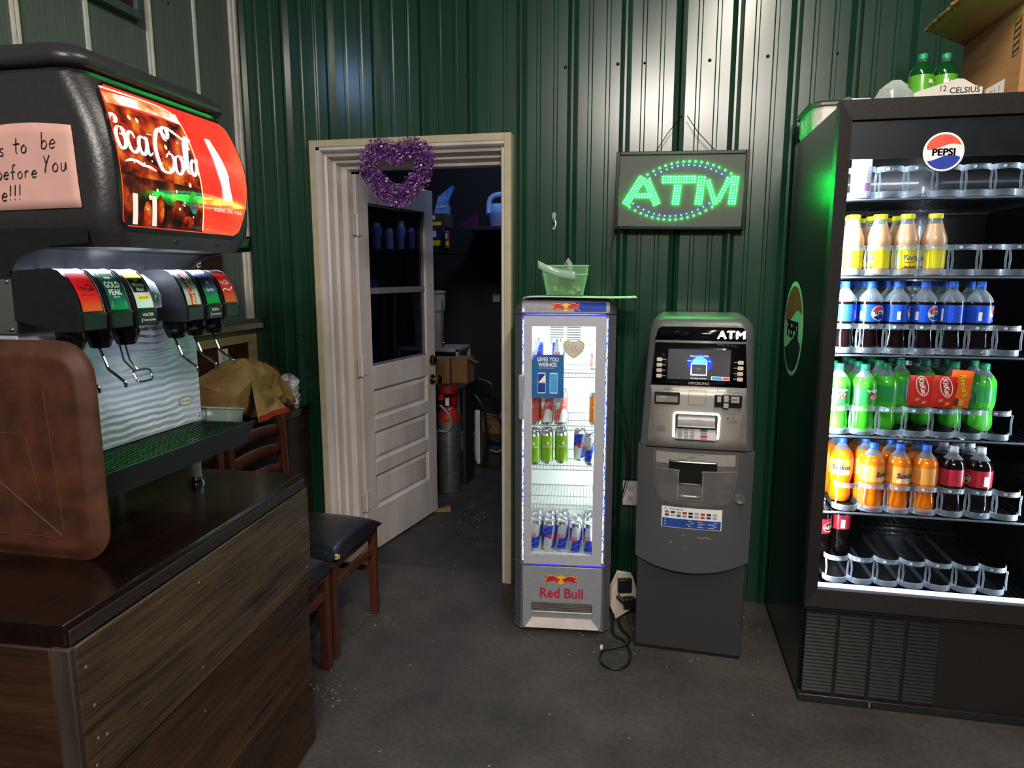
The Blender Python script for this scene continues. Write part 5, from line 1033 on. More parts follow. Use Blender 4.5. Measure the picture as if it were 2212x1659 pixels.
# ================================================================== TALL DRINKS COOLER (right)
px0, px1, pyf, pyc, pyb = .552, 1.300, 2.360, 2.412, 3.085
tc_ = thing('tall_cooler', 'tall black glass-door drinks cooler with a round red, white and blue logo', 'cooler', ((px0 + px1) / 2, pyf, 0))
class P(MB):
    def build(s, name, mats, parent=None, **k):
        ox, oy = (px0 + px1) / 2, pyf
        s.v = [(x - ox, y - oy, z) for x, y, z in s.v]; return MB.build(s, name, mats, parent or tc_, **k)
gb_ = pm('gloss_black_steel', '08090b', .25, .0, .1, (200, 200, 200), bump=.06, coat=.0, spec=.55); satin = pm('satin_black_frame', '211d1c', .42, 0, .08, (120, 120, 120), bump=.15); ibl = pm('interior_black', '08090a', .18, 0, .1, coat=.3)
P().box(px0, px0 + .022, pyc, pyb, .02, 2.02).build('side_panel', gb_, bevel=.004); P().box(px1 - .022, px1, pyc, pyb, .02, 2.02).build('side_panel', gb_, bevel=.004)
P().box(px0 + .022, px1 - .022, pyc + .01, pyb, 1.955, 2.02).build('top_panel', satin); P().box(px0 + .022, px1 - .022, pyb - .03, pyb, .02, 1.955).build('back_panel', ibl)
P().box(px0 + .022, px1 - .022, pyc + .01, pyb - .03, .37, .418).build('floor_panel', ibl); P().box(px0 + .022, px0 + .026, pyc + .02, pyb - .03, .418, 1.955).build('liner', ibl); P().box(px1 - .026, px1 - .022, pyc + .02, pyb - .03, .418, 1.955).build('liner', pm('mirror_liner', '0e1014', .06, .6))
sm = lambda u, v, l=0: (px0 - .0004 - l, 2.862 - u, v)                     # side face, u towards the viewer
def roundel(mb, mp, cu, cv, r, mw, mr, mb_, mk, lift=0, txt=True, n=36):
    mb.poly(circ(n, r, r, cu, cv), mp, mw, lift)
    ri = r * .90; wave_t = lambda x: .30 + .16 * math.sin(x * 2.6 + .3); wave_b = lambda x: -.34 + .16 * math.sin(x * 2.6 + .6)
    for top, wv, mm in ((1, wave_t, mr), (-1, wave_b, mb_)):
        xs = [-1 + 2 * i / 24 for i in range(25)]; ok = [x for x in xs if (1 - x * x) ** .5 > (wv(x) * top + .01)]
        up = [(x, (1 - x * x) ** .5 * top) for x in ok]; lo = [(x, wv(x)) for x in ok]
        k_ = len(ok); mb.add([mp(cu + x * ri, cv + y * ri, lift + r * .006 + .0001) for x, y in up + lo], [((i, i + 1, k_ + i + 1, k_ + i) if top < 0 else (i + 1, i, k_ + i, k_ + i + 1)) for i in range(k_ - 1)], mm)
    if txt: mb.text('PEPSI', r * .50, mp, cu, cv - r * .18, mk, lift + r * .008 + .0003, .02, sx=1.04)
    if txt: mb.text('PEPSI', r * .50, mp, cu + r * .022, cv - r * .18, mk, lift + r * .008 + .0003, .02, sx=1.04)
sd = P(); roundel(sd, sm, -.015, 1.288, .186, 0, 1, 2, 3); sd.build('side_logo', [pm('decal_white', 'd6dedb', .35), pm('decal_red', 'b84a38', .4), pm('decal_navy', '141a34', .35), pm('decal_ink', '0c1014', .4)])
# door
dz0, dz1 = .372, 2.028; fx = .046
gx0, gx1, gz0, gz1 = px0 + .036, px1 - .060, .434, 1.970
dm = P()
def frame_bar(pts): dm.add(pts, [(0, 1, 2, 3), (7, 6, 5, 4), (0, 4, 5, 1), (1, 5, 6, 2), (2, 6, 7, 3), (3, 7, 4, 0)])
dx0, dx1 = px0 - .004, px1 + .004
for (a, b, c, d) in (((dx0, dz0), (dx0, dz1), (gx0, gz1), (gx0, gz0)), ((dx1, dz1), (dx1, dz0), (gx1, gz0), (gx1, gz1)), ((dx0, dz1), (dx1, dz1), (gx1, gz1), (gx0, gz1)), ((dx1, dz0), (dx0, dz0), (gx0, gz0), (gx1, gz0))):
    frame_bar([(a[0], pyf, a[1]), (b[0], pyf, b[1]), (c[0], pyf + .008, c[1]), (d[0], pyf + .008, d[1]), (a[0], pyf + .046, a[1]), (b[0], pyf + .046, b[1]), (c[0], pyf + .046, c[1]), (d[0], pyf + .046, d[1])])
pd = dm.build('door_frame', satin, ang=20)
pg = clear('cooler_door_glass', 'f2f5f8', .965, .02, body='0a0c10', edge=.12)
P().box(gx0 - .002, gx1 + .002, pyf + .016, pyf + .020, gz0 - .002, gz1 + .002).build('glass', pg, pd)
P().box(gx0, gx1, pyf + .022, pyf + .028, gz1 - .115, gz1).build('header_band', pm('band_dark', '14161a', .35, spec=.7), pd)
for x_ in (px0 + .03, px1 - .10): P().box(x_, x_ + .055, pyf + .012, pyf + .075, dz1 - .002, dz1 + .006).build('top_hinge', steel, bevel=.001)
dmp = lambda u, v, l=0: (.853 + u, pyf + .0155 - l, 1.868 + v)
lg2 = P().poly(circ(36, .0605, .0605), dmp, 3, 0); roundel(lg2, dmp, 0, 0, .0570, 0, 1, 2, 3, .0006); lg2.build('door_logo', [pm('logo_white', 'f2f2f2', .35), pm('logo_coral', 'e5543f', .4), pm('logo_blue', '2438a0', .4), pm('logo_ink', '0e1014', .4)], pd)
P().box(gx0, gx1, pyf + .030, pyf + .046, gz0 - .004, gz0 + .010).build('sill_light', em('white_sill_light', 'e8f0ff', 1.3), pd)
P().box(px0 + .012, px1 - .012, pyf + .034, pyf + .052, .03, .366).build('kick_panel', satin, bevel=.002); P().box(px0, px1, pyf + .020, pyf + .056, .352, .366).build('kick_rail', satin, bevel=.002)
P().box(px0 + .002, px1 - .002, pyf + .022, pyf + .06, .004, .030).build('bottom_rail', pm('bottom_rail', '1f2422', .35), bevel=.002)
P().box(.786, .790, pyf + .0195, pyf + .022, .006, .026).build('rail_clip', pm('pale_green_clip', '6d8878', .5))
slat = pm('grille_slat', '100f0e', .45, 0, .05, spec=.3)
slm = None
for c_ in range(4):
    x0_ = .566 + c_ * .1085
    P().box(x0_ - .002, x0_ + .1, pyf + .0325, pyf + .0345, .04, .342).build('vent_opening', pm('vent_black', '050505', .6))
    for r_ in range(22):
        z_ = .0445 + r_ * .0134
        if slm is None:
            q = MB(); q.add([(0, 0, 0), (.096, 0, 0), (.096, .006, .0076), (0, .006, .0076), (0, .008, 0), (.096, .008, 0), (.096, .009, .0076), (0, .009, .0076)], [(0, 1, 2, 3), (3, 2, 6, 7), (0, 3, 7, 4), (1, 5, 6, 2), (0, 4, 5, 1), (4, 7, 6, 5)])
            o_ = q.build('vent_slat', slat, tc_, smooth=False); slm = o_
        else: o_ = slm.copy(); COL.objects.link(o_)
        o_.parent = tc_; o_.location = (x0_ - (px0 + px1) / 2, .0255, z_)
# shelves and clear bottle glides
glide = clear('glide_plastic', 'f4f7fa', .90, .05, body='c4ced8', edge=.5)
pit = .0825
GL = {}
def glide_obj(par, x, z, y0=2.428):
    if 'g' not in GL:
        g = MB(); r = .036; hw_ = .0385
        def arc(rr, z0, z1, th=.0022, a0=180, a1=360, yo=.036, n=14):
            P0 = [(rr * math.cos(R(a0 + (a1 - a0) * i / n)), yo + rr * .92 * math.sin(R(a0 + (a1 - a0) * i / n))) for i in range(n + 1)]; P1 = [(x * (rr - th) / rr, yo + (y - yo) * (rr - th) / rr) for x, y in P0]; m_ = n + 1
            g.add([(x, y, z0) for x, y in P0] + [(x, y, z1) for x, y in P0] + [(x, y, z0) for x, y in P1] + [(x, y, z1) for x, y in P1],
                  [(i, i + 1, m_ + i + 1, m_ + i) for i in range(n)] + [(2 * m_ + i + 1, 2 * m_ + i, 3 * m_ + i, 3 * m_ + i + 1) for i in range(n)] + [(m_ + i, m_ + i + 1, 3 * m_ + i + 1, 3 * m_ + i) for i in range(n)])
        arc(.0405, .0, .020); arc(.0402, .080, .097, .0016)
        for s_ in (-1, 1):
            g.tube([(s_ * .036, .010, .018), (s_ * .034, .010, .05), (s_ * .037, .013, .084)], .0032, 6, flat=.5)
        g.box(-hw_, hw_, .034, .50, 0, .0025, 2); g.box(-.0404, -.0400, .045, .50, .002, .022, 3)
        gm = lambda u, v, l=0: (u, .036 - .92 * math.sqrt(max(0, .0396 ** 2 - u * u)) - l, .0818 + v)
        g.text('pepsi', .012, gm, .008, .003, 1, .0005); g.poly(circ(10, .0048, .0048, -.016, .0065), gm, 1, .0005)
        o_ = g.build('bottle_glide', [glide, pm('etched_mark', 'c2ccd6', .3), pm('track_black', '0b0c0e', .3), clear('track_divider', 'd0d4d8', .90, .2, body='50565c', edge=.2)], par); GL['g'] = o_
    else: o_ = GL['g'].copy(); COL.objects.link(o_)
    o_.parent = par; o_.location = (x - (px0 + px1) / 2, y0 - pyf, z); return o_
shelves = [(1.742, .652, .0825), (1.497, .640, .0815), (1.243, .632, .0808), (.968, .632, .0808), (.700, .678, .0822), (.437, .664, .0822)]
shw = pm('shelf_black_wire', '1c1e21', .3, .4)
SHX = []
for k, (z, x0_, pt) in enumerate(shelves):
    sh = P(); 
    sh.box(px0 + .03, px1 - .03, pyc + .012, pyc + .018, z - .012, z - .003); sh.box(px0 + .03, px1 - .03, pyb - .06, pyb - .054, z - .012, z - .003)
    for i in range(30): x_ = px0 + .035 + i * (px1 - px0 - .07) / 29; sh.box(x_ - .0012, x_ + .0012, pyc + .018, pyb - .056, z - .007, z - .004)
    so = sh.build('shelf', [shw]); P().box(px0 + .03, px1 - .03, pyc + .009, pyc + .0118, z - .008, z - .003).build('shelf_edge', pm('bright_edge', '9aa4b0', .2, .5), so)
    xs = [x0_ + i * pt for i in range(7)]; SHX.append(xs)
    for i, x_ in enumerate(xs):
        if k == 0 and i == 0: pass
        glide_obj(so, x_, z)
# lights of the cooler: upright strips inside the front posts, plus one under the header
for x_, d_, e_ in ((px0 + .040, (.55, .45), 14), (px1 - .045, (-.6, .45), 13)):
    l = bpy.data.lights.new('cooler_strip', 'AREA'); l.shape = 'RECTANGLE'; l.size = .014; l.size_y = 1.45; l.energy = e_; l.color = (.86, .93, 1)
    o = bpy.data.objects.new('cooler_strip', l); COL.objects.link(o); o.parent = tc_; o.location = (x_ - (px0 + px1) / 2, .046, 1.19); aim(o, d_)
l = bpy.data.lights.new('cooler_strip', 'AREA'); l.shape = 'RECTANGLE'; l.size = .6; l.size_y = .02; l.energy = 3.0; l.color = (.86, .93, 1)
o = bpy.data.objects.new('cooler_strip', l); COL.objects.link(o); o.parent = tc_; o.location = (0, .075, 1.93); o.rotation_euler = (R(20), 0, 0)
# ---------------- bottles
clr = clear('bottle_pet', 'eef4f6', .80, .05, body='b8c4cc', edge=.45)
def liq(name, c, c2=None): return pm(name, c, .12, 0, .1, (20, 20, 20), coat=.5, col2=c2)
KND = {
 'cola': dict(liquid=liq('cola_liquid', '120708'), cap=pm('cap_blue', '2f66d8', .4), lab=('1b4fc8',), fill=.165),
 'lime': dict(liquid=liq('lime_liquid', '4fc832', '38b020'), cap=pm('cap_green', '1f9a66', .4), lab=('2f9a48',), fill=.188),
 'orange': dict(liquid=liq('orange_liquid', 'f58214', 'e8700a'), cap=pm('cap_blue', '2f66d8', .4), lab=('f6a24c',), fill=.180),
 'root': dict(liquid=liq('cola_liquid', '120708'), cap=pm('cap_white', 'd8d8da', .4), lab=('c0283a',), fill=.185),
 'top': dict(liquid=liq('green_bottle', '0c4a20', '083a18'), cap=pm('cap_green', '1f9a66', .4), lab=('5aaa28',), fill=.20)}
PROTO = {}
def bottle_meshes(kind):
    if kind in PROTO: return PROTO[kind]
    d = KND[kind]; out = []
    pf_ = [(.0001, .004), (.020, .001), (.029, .003), (.0335, .012), (.0350, .026), (.0330, .044), (.0305, .060), (.0312, .072), (.0345, .086), (.0362, .098), (.0362, .158), (.0356, .166), (.0330, .177), (.0270, .189), (.0195, .199), (.0140, .206), (.0125, .212), (.0125, .218)]
    f_ = d['fill']; pf_ = [(a * (1.09 if b < .18 else 1.0 + .09 * max(0, (.2 - b)) / .02), b) for a, b in pf_]
    body = MB().lathe(pf_, 26, m=lambda z: 0 if z < f_ else 1, mod=lambda a, z: 1 - (.05 * (1 - math.cos(5 * a)) / 2 if z < .03 else 0) - (.02 * (1 + math.cos(8 * a)) / 2 if .05 < z < .08 else 0))
    out.append(('bottle_body', body, [d['liquid'], clr]))
    cap = MB().lathe([(.0001, .232), (.0125, .232), (.0142, .230), (.0146, .216), (.0146, .214)], 22, mod=lambda a, z: 1 + .012 * math.cos(22 * a) * (z < .2305)).lathe([(.0165, .212), (.0165, .2105), (.012, .210)], 18)
    out.append(('cap', cap, [d['cap']]))
    r = .0399; lz0, lz1 = .101, .157; cm = cylmap(r); PP = 2 * math.pi * r
    lb = MB(); lb.grid(lambda u, v: cm(-PP / 2 + PP * u, lz0 + (lz1 - lz0) * v), 28, 1, 0)
    base = pm('label_' + kind, d['lab'][0], .35, 0, .05, coat=.3); mats = [base]
    for k_ in (0,):
        o_ = 0
        if kind == 'cola':
            mats += [pm('logo_white', 'f2f2f2', .35), pm('label_logo_red', 'd8323a', .4), pm('label_logo_blue', '0f2a8c', .4), pm('logo_ink', '0e1014', .4), pm('label_pale', '8fb0ee', .4)]
            roundel(lb, cm, o_, .129, .0245, 1, 2, 3, 4, .0003)
            lb.poly([(.048, .105), (.054, .105), (.054, .145), (.048, .145)], cm, 1, .0003)
            for j in range(6): lb.ribbon([(.062, .108 + j * .007), (.090 - .008 * (j % 2), .108 + j * .007)], .0022, cm, 5, .0003, sub=1)
            lb.poly([(-.06, .108), (-.050, .108), (-.050, .135), (-.06, .135)], cm, 1, .0003)
        elif kind == 'lime':
            mats += [pm('mtn_pale', 'dff0c8', .4), pm('mtn_red', 'c8302c', .4), pm('mtn_dark', '14583a', .4)]
            lb.poly([(-.034, .148), (-.026, .138), (-.018, .144), (-.008, .134), (.004, .144), (.014, .135), (.026, .144), (.034, .140), (.034, .1485), (-.034, .1485)], cm, 1, .0003)
            lb.poly([(-.028, .112), (.026, .118), (.028, .136), (-.024, .132)], cm, 3, .0004); lb.poly([(-.026, .1135), (.024, .1195), (.026, .1345), (-.022, .1305)], cm, 1, .0006)
            lb.text('DEW', .023, cm, .002, .1165, 2, .0009, .04, .2); lb.text('Mtn', .009, cm, -.010, .134, 3, .0009, .01)
            for j in range(5): lb.ribbon([(.055, .108 + j * .007), (.088, .108 + j * .007)], .0018, cm, 3, .0003, sub=1)
            lb.poly([(.094, .112), (.108, .112), (.108, .128), (.094, .128)], cm, 1, .0003)
        elif kind == 'orange':
            mats += [pm('sun_navy', '16234e', .4), pm('sun_pale', 'ffd79a', .4), pm('sun_white', 'e8e8ee', .4)]
            lb.grid(lambda u, v: cm(-.03 + .06 * u, .102 + .012 * v * (1 + .4 * math.sin(3 * u)), .0002), 10, 1, 2)
            lb.text('Sunkist', .0235, cm, 0, .120, 1, .0008, .03, .2, sx=.9); lb.text('orange', .007, cm, .014, .111, 1, .0006)
            lb.poly([(.060, .110), (.078, .110), (.078, .140), (.060, .140)], cm, 3, .0003)
            for j in range(6): lb.ribbon([(.082, .108 + j * .006), (.106, .108 + j * .006)], .0016, cm, 2, .0003, sub=1)
        elif kind == 'root':
            mats += [pm('root_cream', 'e8d8b8', .4), pm('root_brown', '4a2014', .4), pm('root_white', 'e8e8ee', .4)]
            lb.poly(circ(20, .026, .018, 0, .125), cm, 1, .0003); lb.poly(circ(20, .0235, .0158, 0, .125), cm, 2, .0005); lb.text('A&W', .020, cm, 0, .118, 1, .0008, .03)
            lb.poly([(.064, .106), (.080, .106), (.080, .140), (.064, .140)], cm, 3, .0003)
            for j in range(5): lb.ribbon([(-.092, .108 + j * .008), (-.054, .108 + j * .008)], .0016, cm, 1, .0003, sub=1)
        else:
            mats += [pm('mtn_dark', '14583a', .4), pm('logo_white', 'f2f2f2', .35)]
            for j in range(6): lb.ribbon([(-.034, .106 + j * .007), (.004, .106 + j * .007)], .0014, cm, 1, .0003, sub=1)
            lb.poly([(.004, .128), (.020, .128), (.020, .140), (.004, .140)], cm, 2, .0003); lb.poly([(.026, .112), (.031, .112), (.031, .136), (.026, .136)], cm, 2, .0003)
    out.append(('label', lb, mats)); PROTO[kind] = [None, out]; return PROTO[kind]
def bottle(kind, label, x, y, z, rot, group):
    pr = bottle_meshes(kind)
    if pr[0] is None:
        t = thing('drink_bottle', label, 'bottle', (x, y, z), rot, group)
        for n_, mb_, mats in pr[1]: mb_.build(n_, mats, t, ang=50)
        pr[0] = t
    else:
        t = copy_tree(pr[0]); t.location = (x, y, z); t.rotation_euler = (0, 0, rot); t['label'] = label; t['group'] = group
    return t
view = lambda x: -math.atan2(x, 2.47)
yfr = 2.428 + .0455; dy = .0812
def rowlab(kind_txt, lane, depth, side):
    d = ('front row', 'second row', 'third row', 'fourth row', 'fifth row')[depth]
    return '%s, %s from the left, %s%s' % (kind_txt, ORD[lane], d, side)
# shelf 3: cola
cg1 = 'blue-capped cola bottles on the third shelf'
rots = (1.9, -.15, -.95, -.25, 2.6, -.75)
for i in range(6):
    for j in range(4 if i < 5 else 2):
        bottle('cola', rowlab('blue-labelled cola bottle', i, j, ', third shelf'), SHX[2][i] + .002 * j, yfr + j * dy, 1.2465, -view(SHX[2][i]) + rots[i] * (-1) + j * 1.3, cg1)
# shelf 4: lime
cg2 = 'green lime-soda bottles on the fourth shelf'
for i, (y0_, n_, rt) in enumerate(((0, 4, -.5), (0, 4, .55), (.045, 4, 2.3), (.16, 3, 1.9), (.16, 3, 1.0), (.13, 3, 2.2), (.10, 2, 2.0))):
    for j in range(n_):
        bottle('lime', rowlab('lime-green soda bottle', i, j, ', fourth shelf'), SHX[3][i], yfr + y0_ + j * dy, .9715, -view(SHX[3][i]) + rt + j * .9, cg2)
# shelf 5: orange and root beer
cg3 = 'orange soda bottles on the fifth shelf'; cg4 = 'dark bottles with white caps'
for i, (kd, y0_, n_, rt) in enumerate((('orange', .070, 3, -.45), ('orange', 0, 4, .55), ('orange', 0, 4, .05), ('orange', 0, 3, 2.3), ('root', 0, 3, .9), ('root', 0, 3, -2.0))):
    for j in range(n_):
        bottle(kd, rowlab('orange soda bottle' if kd == 'orange' else 'white-capped dark root beer bottle', i, j, ', fifth shelf'), SHX[4][i], yfr + y0_ + j * dy, .7035, -view(SHX[4][i]) + rt + j * 1.1, cg3 if kd == 'orange' else cg4)
bottle('root', 'red-labelled root beer bottle at the left edge of the bottom shelf', .652, 2.66, .4405, .7, cg4); bottle('root', 'red-labelled root beer bottle right of its neighbour on the bottom shelf', .735, 2.72, .4405, -1.7, cg4)
# shelf 2: chocolate-milk glass bottles
choc = pm('chocolate_milk', 'c69a72', .3, 0, .05, coat=.4); gl_c = clear('bottle_glass', 'f0f4f4', .80, .03, body='c0ccd0', edge=.45); ycap = pm('yellow_cap', 'e8dc1c', .35); ylab = pm('yellow_label', 'f0e020', .4, 0, .04)
YP = None
def choco(label, x, y, z, rot):
    global YP
    if YP is None:
        t = thing('milk_bottle', label, 'bottle', (x, y, z), rot, 'chocolate milk bottles on the second shelf')
        pf_ = [(.0001, .003), (.029, .0), (.034, .003), (.0358, .012), (.0358, .086), (.0378, .098), (.0380, .108), (.0355, .122), (.0290, .139), (.0225, .160), (.0195, .170), (.0195, .176), (.0205, .178)]
        MB().lathe(pf_, 26, m=lambda z_: 0 if z_ < .140 else 1).build('bottle_body', [choc, gl_c], t, ang=50)
        MB().lathe([(.0001, .192), (.020, .192), (.0218, .190), (.0218, .179), (.021, .177)], 24).build('cap', ycap, t)
        r = .0364; cm = cylmap(r); PP = 2 * math.pi * r
        lb = MB(); lb.grid(lambda u, v: cm(-PP / 2 + PP * u, .020 + .066 * v), 28, 1, 0)
        lb.text('Yoohoo', .024, cm, 0, .046, 1, .0005, .02, .3, sx=.82); lb.ribbon([(-.028, .038), (0, .040), (.028, .050)], .003, cm, 2, .0005)
        for j in range(9):
            lb.ribbon([(.058, .026 + j * .0055), (.090, .026 + j * .0055)], .0018, cm, 3, .0004, sub=1)
        lb.ribbon([(.055, .078), (.093, .078)], .002, cm, 3, .0004, sub=1); lb.poly([(-.058, .030), (-.044, .030), (-.044, .062), (-.058, .062)], cm, 4, .0004)
        lb.poly(sum([[(-.03 + i * .006, .024 + .005 * (i % 2))] for i in range(11)], []) + [(.03, .020), (-.03, .020)], cm, 3, .0004)
        lb.build('label', [ylab, pm('yoo_blue', '2340b0', .4), pm('yoo_red', 'd8402c', .4), pm('yoo_brown', '6a5a18', .5), pm('logo_white', 'f2f2f2', .35)], t)
        YP = t
    else:
        t = copy_tree(YP); t.location = (x, y, z); t.rotation_euler = (0, 0, rot); t['label'] = label
    return t
for i, (rt, nb) in enumerate(((-1.9, 2), (-1.75, 3), (.15, 3), (-2.2, 1))):
    for j in range(nb): choco(rowlab('chocolate milk bottle with yellow cap', i, j, ', second shelf'), SHX[1][i], yfr + j * .082, 1.5005, -view(SHX[1][i]) + rt + j * 1.4)
# slim white can at the top left
wc = thing('drink_can', 'tall white can alone at the left end of the top shelf', 'can', (SHX[0][0], 2.472, 1.7455), .5)
r = .0300; cm = cylmap(r)
MB().lathe([(.0001, .003), (.024, 0), (r, .01), (r, .140), (.026, .152), (.025, .156), (.0001, .154)], 24).build('can_body', pm('white_can', 'd4d4da', .3, .2), wc)
q = MB()
for j in range(12): q.ribbon([(-.024, .058 + j * .007), (.020 - .004 * (j % 3), .058 + j * .007)], .0018, cm, 0, .0004, sub=1)
q.poly([(-.012, .02), (.014, .02), (.014, .045), (-.012, .045)], cm, 0, .0004).build('can_print', pm('violet_print', '8a6a90', .4), wc)
# candy holder on the glass
hx0, hx1, hz0, hz1 = .800, 1.030, 1.085, 1.205
ch = thing('candy_holder', 'clear acrylic holder stuck by suction cups on the cooler glass, holding candy', 'holder', ((hx0 + hx1) / 2 , pyf - .016, hz0), 0)
acr = clear('acrylic', 'fafcfc', .97, .04, body='30363a', edge=.15)
hwd = (hx1 - hx0) / 2
MB().box(-hwd, hwd, -.026, -.0245, 0, .105).box(-hwd, hwd, -.0245, .014, 0, .002).box(-hwd, -hwd + .002, -.0245, .014, .002, .100).box(hwd - .002, hwd, -.0245, .014, .002, .115).box(-hwd, hwd, .0125, .014, .002, .118).build('acrylic_box', acr, ch)
for x_ in (-.092, .082):
    for z_ in (.030, .088): MB().lathe([(.0001, .014), (.006, .014), (.008, .020), (.020, .0245), (.022, .026)], 18, (x_, 0, z_), ax=1).build('suction_cup', acr, ch)
cmx = lambda x, y, z: ((hx0 + hx1) / 2 + x, pyf - .016 + y, hz0 + z)
def pack(label, loc, rz, w_, h_, mat, draw, mats, lean=0):
    t = thing('candy_pack', label, 'candy', loc, rz, None); t.rotation_euler = (R(0), R(lean), 0)
    def pf(u, v, sgn): b_ = (1 - abs(2 * u - 1) ** 4) * (1 - abs(2 * v - 1) ** 8); return (-w_ / 2 + w_ * u, -.005 * b_ * sgn, h_ * v)
    m = MB().grid(lambda u, v: pf(u, v, 1), 10, 10).grid(lambda u, v: pf(1 - u, v, 1 * -1), 10, 10); m.build('wrapper', mat, t)
    g_ = MB(); mp = lambda u, v, l=0: (u, -.0058 - l, v); draw(g_, mp); g_.build('print', mats, t); return t
kr = pm('candy_red', 'd22a20', .35, coat=.3); ko = pm('candy_orange', 'f0681c', .35, coat=.3)
def kit(g_, mp):
    rot = lambda u, v, l=0: mp(.006 + u * .35 - v * .93 * -1 * -1 + 0, .064 - u * .93 - v * .35, l)
    rv2 = lambda u, v, l=0: mp(v * .94 + u * .30 + .004, .066 - u * .94 + v * .30, l)
    g_.poly(circ(22, .034, .018), rv2, 0, .0003); g_.poly(circ(22, .031, .0155), rv2, 1, .0005); g_.text('KitKat', .021, rv2, 0, -.007, 0, .0008, .03, .15)
    for x_, z_ in ((-.012, .016), (.008, .008)): g_.poly([(x_, z_), (x_ + .012, z_ + .004), (x_ + .012, z_ + .012), (x_, z_ + .009)], mp, 2, .0004)
km = [whiteink, pm('kit_red', 'c01818', .4), pm('wafer', 'c8905a', .5)]
pack('white-lit red wafer candy pack, left end of the holder', cmx(-.078, -.002, .003), 0, .068, .098, kr, kit, km, 2); pack('red wafer candy pack in the middle of the holder', cmx(-.015, -.010, .003), 0, .068, .100, kr, kit, km, 4)
def ree(g_, mp):
    rv2 = lambda u, v, l=0: mp(v * .94 + u * .25 + .004, .070 - u * .95 + v * .25, l)
    g_.text("Reese's", .024, rv2, .0, -.006, 1, .0004, .035, .15); g_.text("Reese's", .024, rv2, .0, -.006, 0, .0008, .015, .15)
    g_.poly([(-.020, .042), (-.012, .042), (-.012, .078), (-.020, .078)], mp, 1, .0004); g_.poly([(-.014, .008), (-.002, .006), (-.002, .028), (-.014, .030)], mp, 2, .0004); g_.poly([(0, .005), (.013, .008), (.013, .024), (0, .028)], mp, 3, .0004)
pack('orange peanut butter candy pack, taller than its red neighbours', cmx(.036, .002, .003), 0, .062, .118, ko, ree, [pm('ree_yellow', 'f6d820', .4), pm('ree_brown', '4a2410', .4), pm('ree_choc', '5a3018', .5), pm('ree_butter', 'd89a4c', .5)], 4)
# ---------------- on top of the cooler
zt = 2.0215
wt = thing('white_tub', 'white rounded plastic tub with lid on top of the tall cooler, left end', 'tub', (.690, 2.925, zt))
wp = pm('glossy_white', 'c9c4ba', .22, coat=.3)
tb_ = MB(); lv2 = [(-.125, .125, -.13, .13, .03, 0), (-.132, .132, -.138, .138, .035, .02), (-.134, .134, -.140, .140, .04, .085)]
for i in range(len(lv2) - 1):
    a_ = rrect(*lv2[i][:4], lv2[i][4]); b_ = rrect(*lv2[i + 1][:4], lv2[i + 1][4]); k_ = len(a_)
    tb_.add([(x, y, lv2[i][5]) for x, y in a_] + [(x, y, lv2[i + 1][5]) for x, y in b_], [(j, (j + 1) % k_, k_ + (j + 1) % k_, k_ + j) for j in range(k_)])
tb_.poly(rrect(-.125, .125, -.13, .13, .03), lambda u, v, l=0: (u, v, 0)); tb_.build('tub_body', wp, wt)
MB().prism(rrect(-.140, .140, -.145, .145, .04), 2, .085, .100).build('lid', pm('dark_lid', '5a574e', .35), wt, bevel=.004); MB().grid(lambda u, v: (-.03 + .07 * u, -.05 + .01 * v, .100 + .035 * math.sin(math.pi * u) * v), 8, 2).build('lid_tab', pm('grey_film', '7a7a78', .4), wt, solid=.002)
wbx = thing('white_carton', 'white torn cardboard tray printed 12 under the green bottles', 'carton', (.955, 2.76, zt))
wpp = pm('white_card', 'cfcbc4', .7, 0, .05, bump=.1)
def ed(mb, pts, y0, y1): mb.prism(pts, 1, y0, y1)
q = MB(); ed(q, [(-.14, 0), (.098, 0), (.098, .094), (.075, .100), (.04, .122), (.02, .124), (-.10, .088), (-.14, .075)], -.105, -.102); q.box(-.14, .098, -.102, .10, .0, .004); q.box(-.14, -.137, -.102, .10, .004, .05); q.box(.095, .098, -.102, .10, .004, .09); q.box(-.14, .098, .10, .103, .004, .07)
q.build('carton_shell', wpp, wbx)
qm = lambda u, v, l=0: (u, -.1055 - l, v)
MB().text('12', .024, qm, -.02, .086, 0, .0003).text('CELSIUS', .026, qm, .045, .078, 0, .0003, .012).build('lettering', blackink, wbx)
bottle('top', 'left green soda bottle standing on top of the cooler', .900, 2.765, zt + .0045, .2, 'green bottles on top of the tall cooler'); bottle('top', 'right green soda bottle standing on top of the cooler', .978, 2.775, zt + .0045, -.5, 'green bottles on top of the tall cooler')
fb_ = thing('clear_wrap', 'crumpled clear plastic wrap beside the white carton on the cooler', 'wrap', (.775, 2.60, zt))
MB().grid(lambda u, v: (lambda a, h: (.055 * math.cos(a) * h + crumple((a, v, 2), .02, 3), .04 * math.sin(a) * h, .115 * v))(2 * math.pi * u, (1 - v ** 2) ** .5 + .1), 16, 8).build('film', clear('wrap_film', 'd0dcd8', .7, .15), fb_)
cbx = thing('cardboard_box', 'large brown cardboard box with an open torn flap on top of the cooler', 'box', (1.118, 2.66, zt))
card = pm('cardboard', 'a8794c', .75, 0, .08, (6, 6, 60), bump=.2); cdk2 = pm('cardboard_torn', '8f5f38', .85, 0, .3, (60, 60, 60), bump=.5)
bx0, bx1, by0, by1, bh = -.055, .175, -.22, .20, .288
for a_ in ((bx0, bx0 + .004, by0, by1), (bx1 - .004, bx1, by0, by1)): MB().prism([(by0, 0), (by1, 0), (by1, bh), (by0, bh)], 0, a_[0], a_[1]).build('side', card, cbx)
MB().box(bx0, bx1, by0 - .004, by0, 0, bh).build('front', card, cbx); MB().box(bx0, bx1, by1, by1 + .004, 0, bh).build('side', card, cbx); MB().box(bx0, bx1, by0, by1, 0, .004).build('bottom', card, cbx)
fl_ = MB(); rq = random.Random(9)
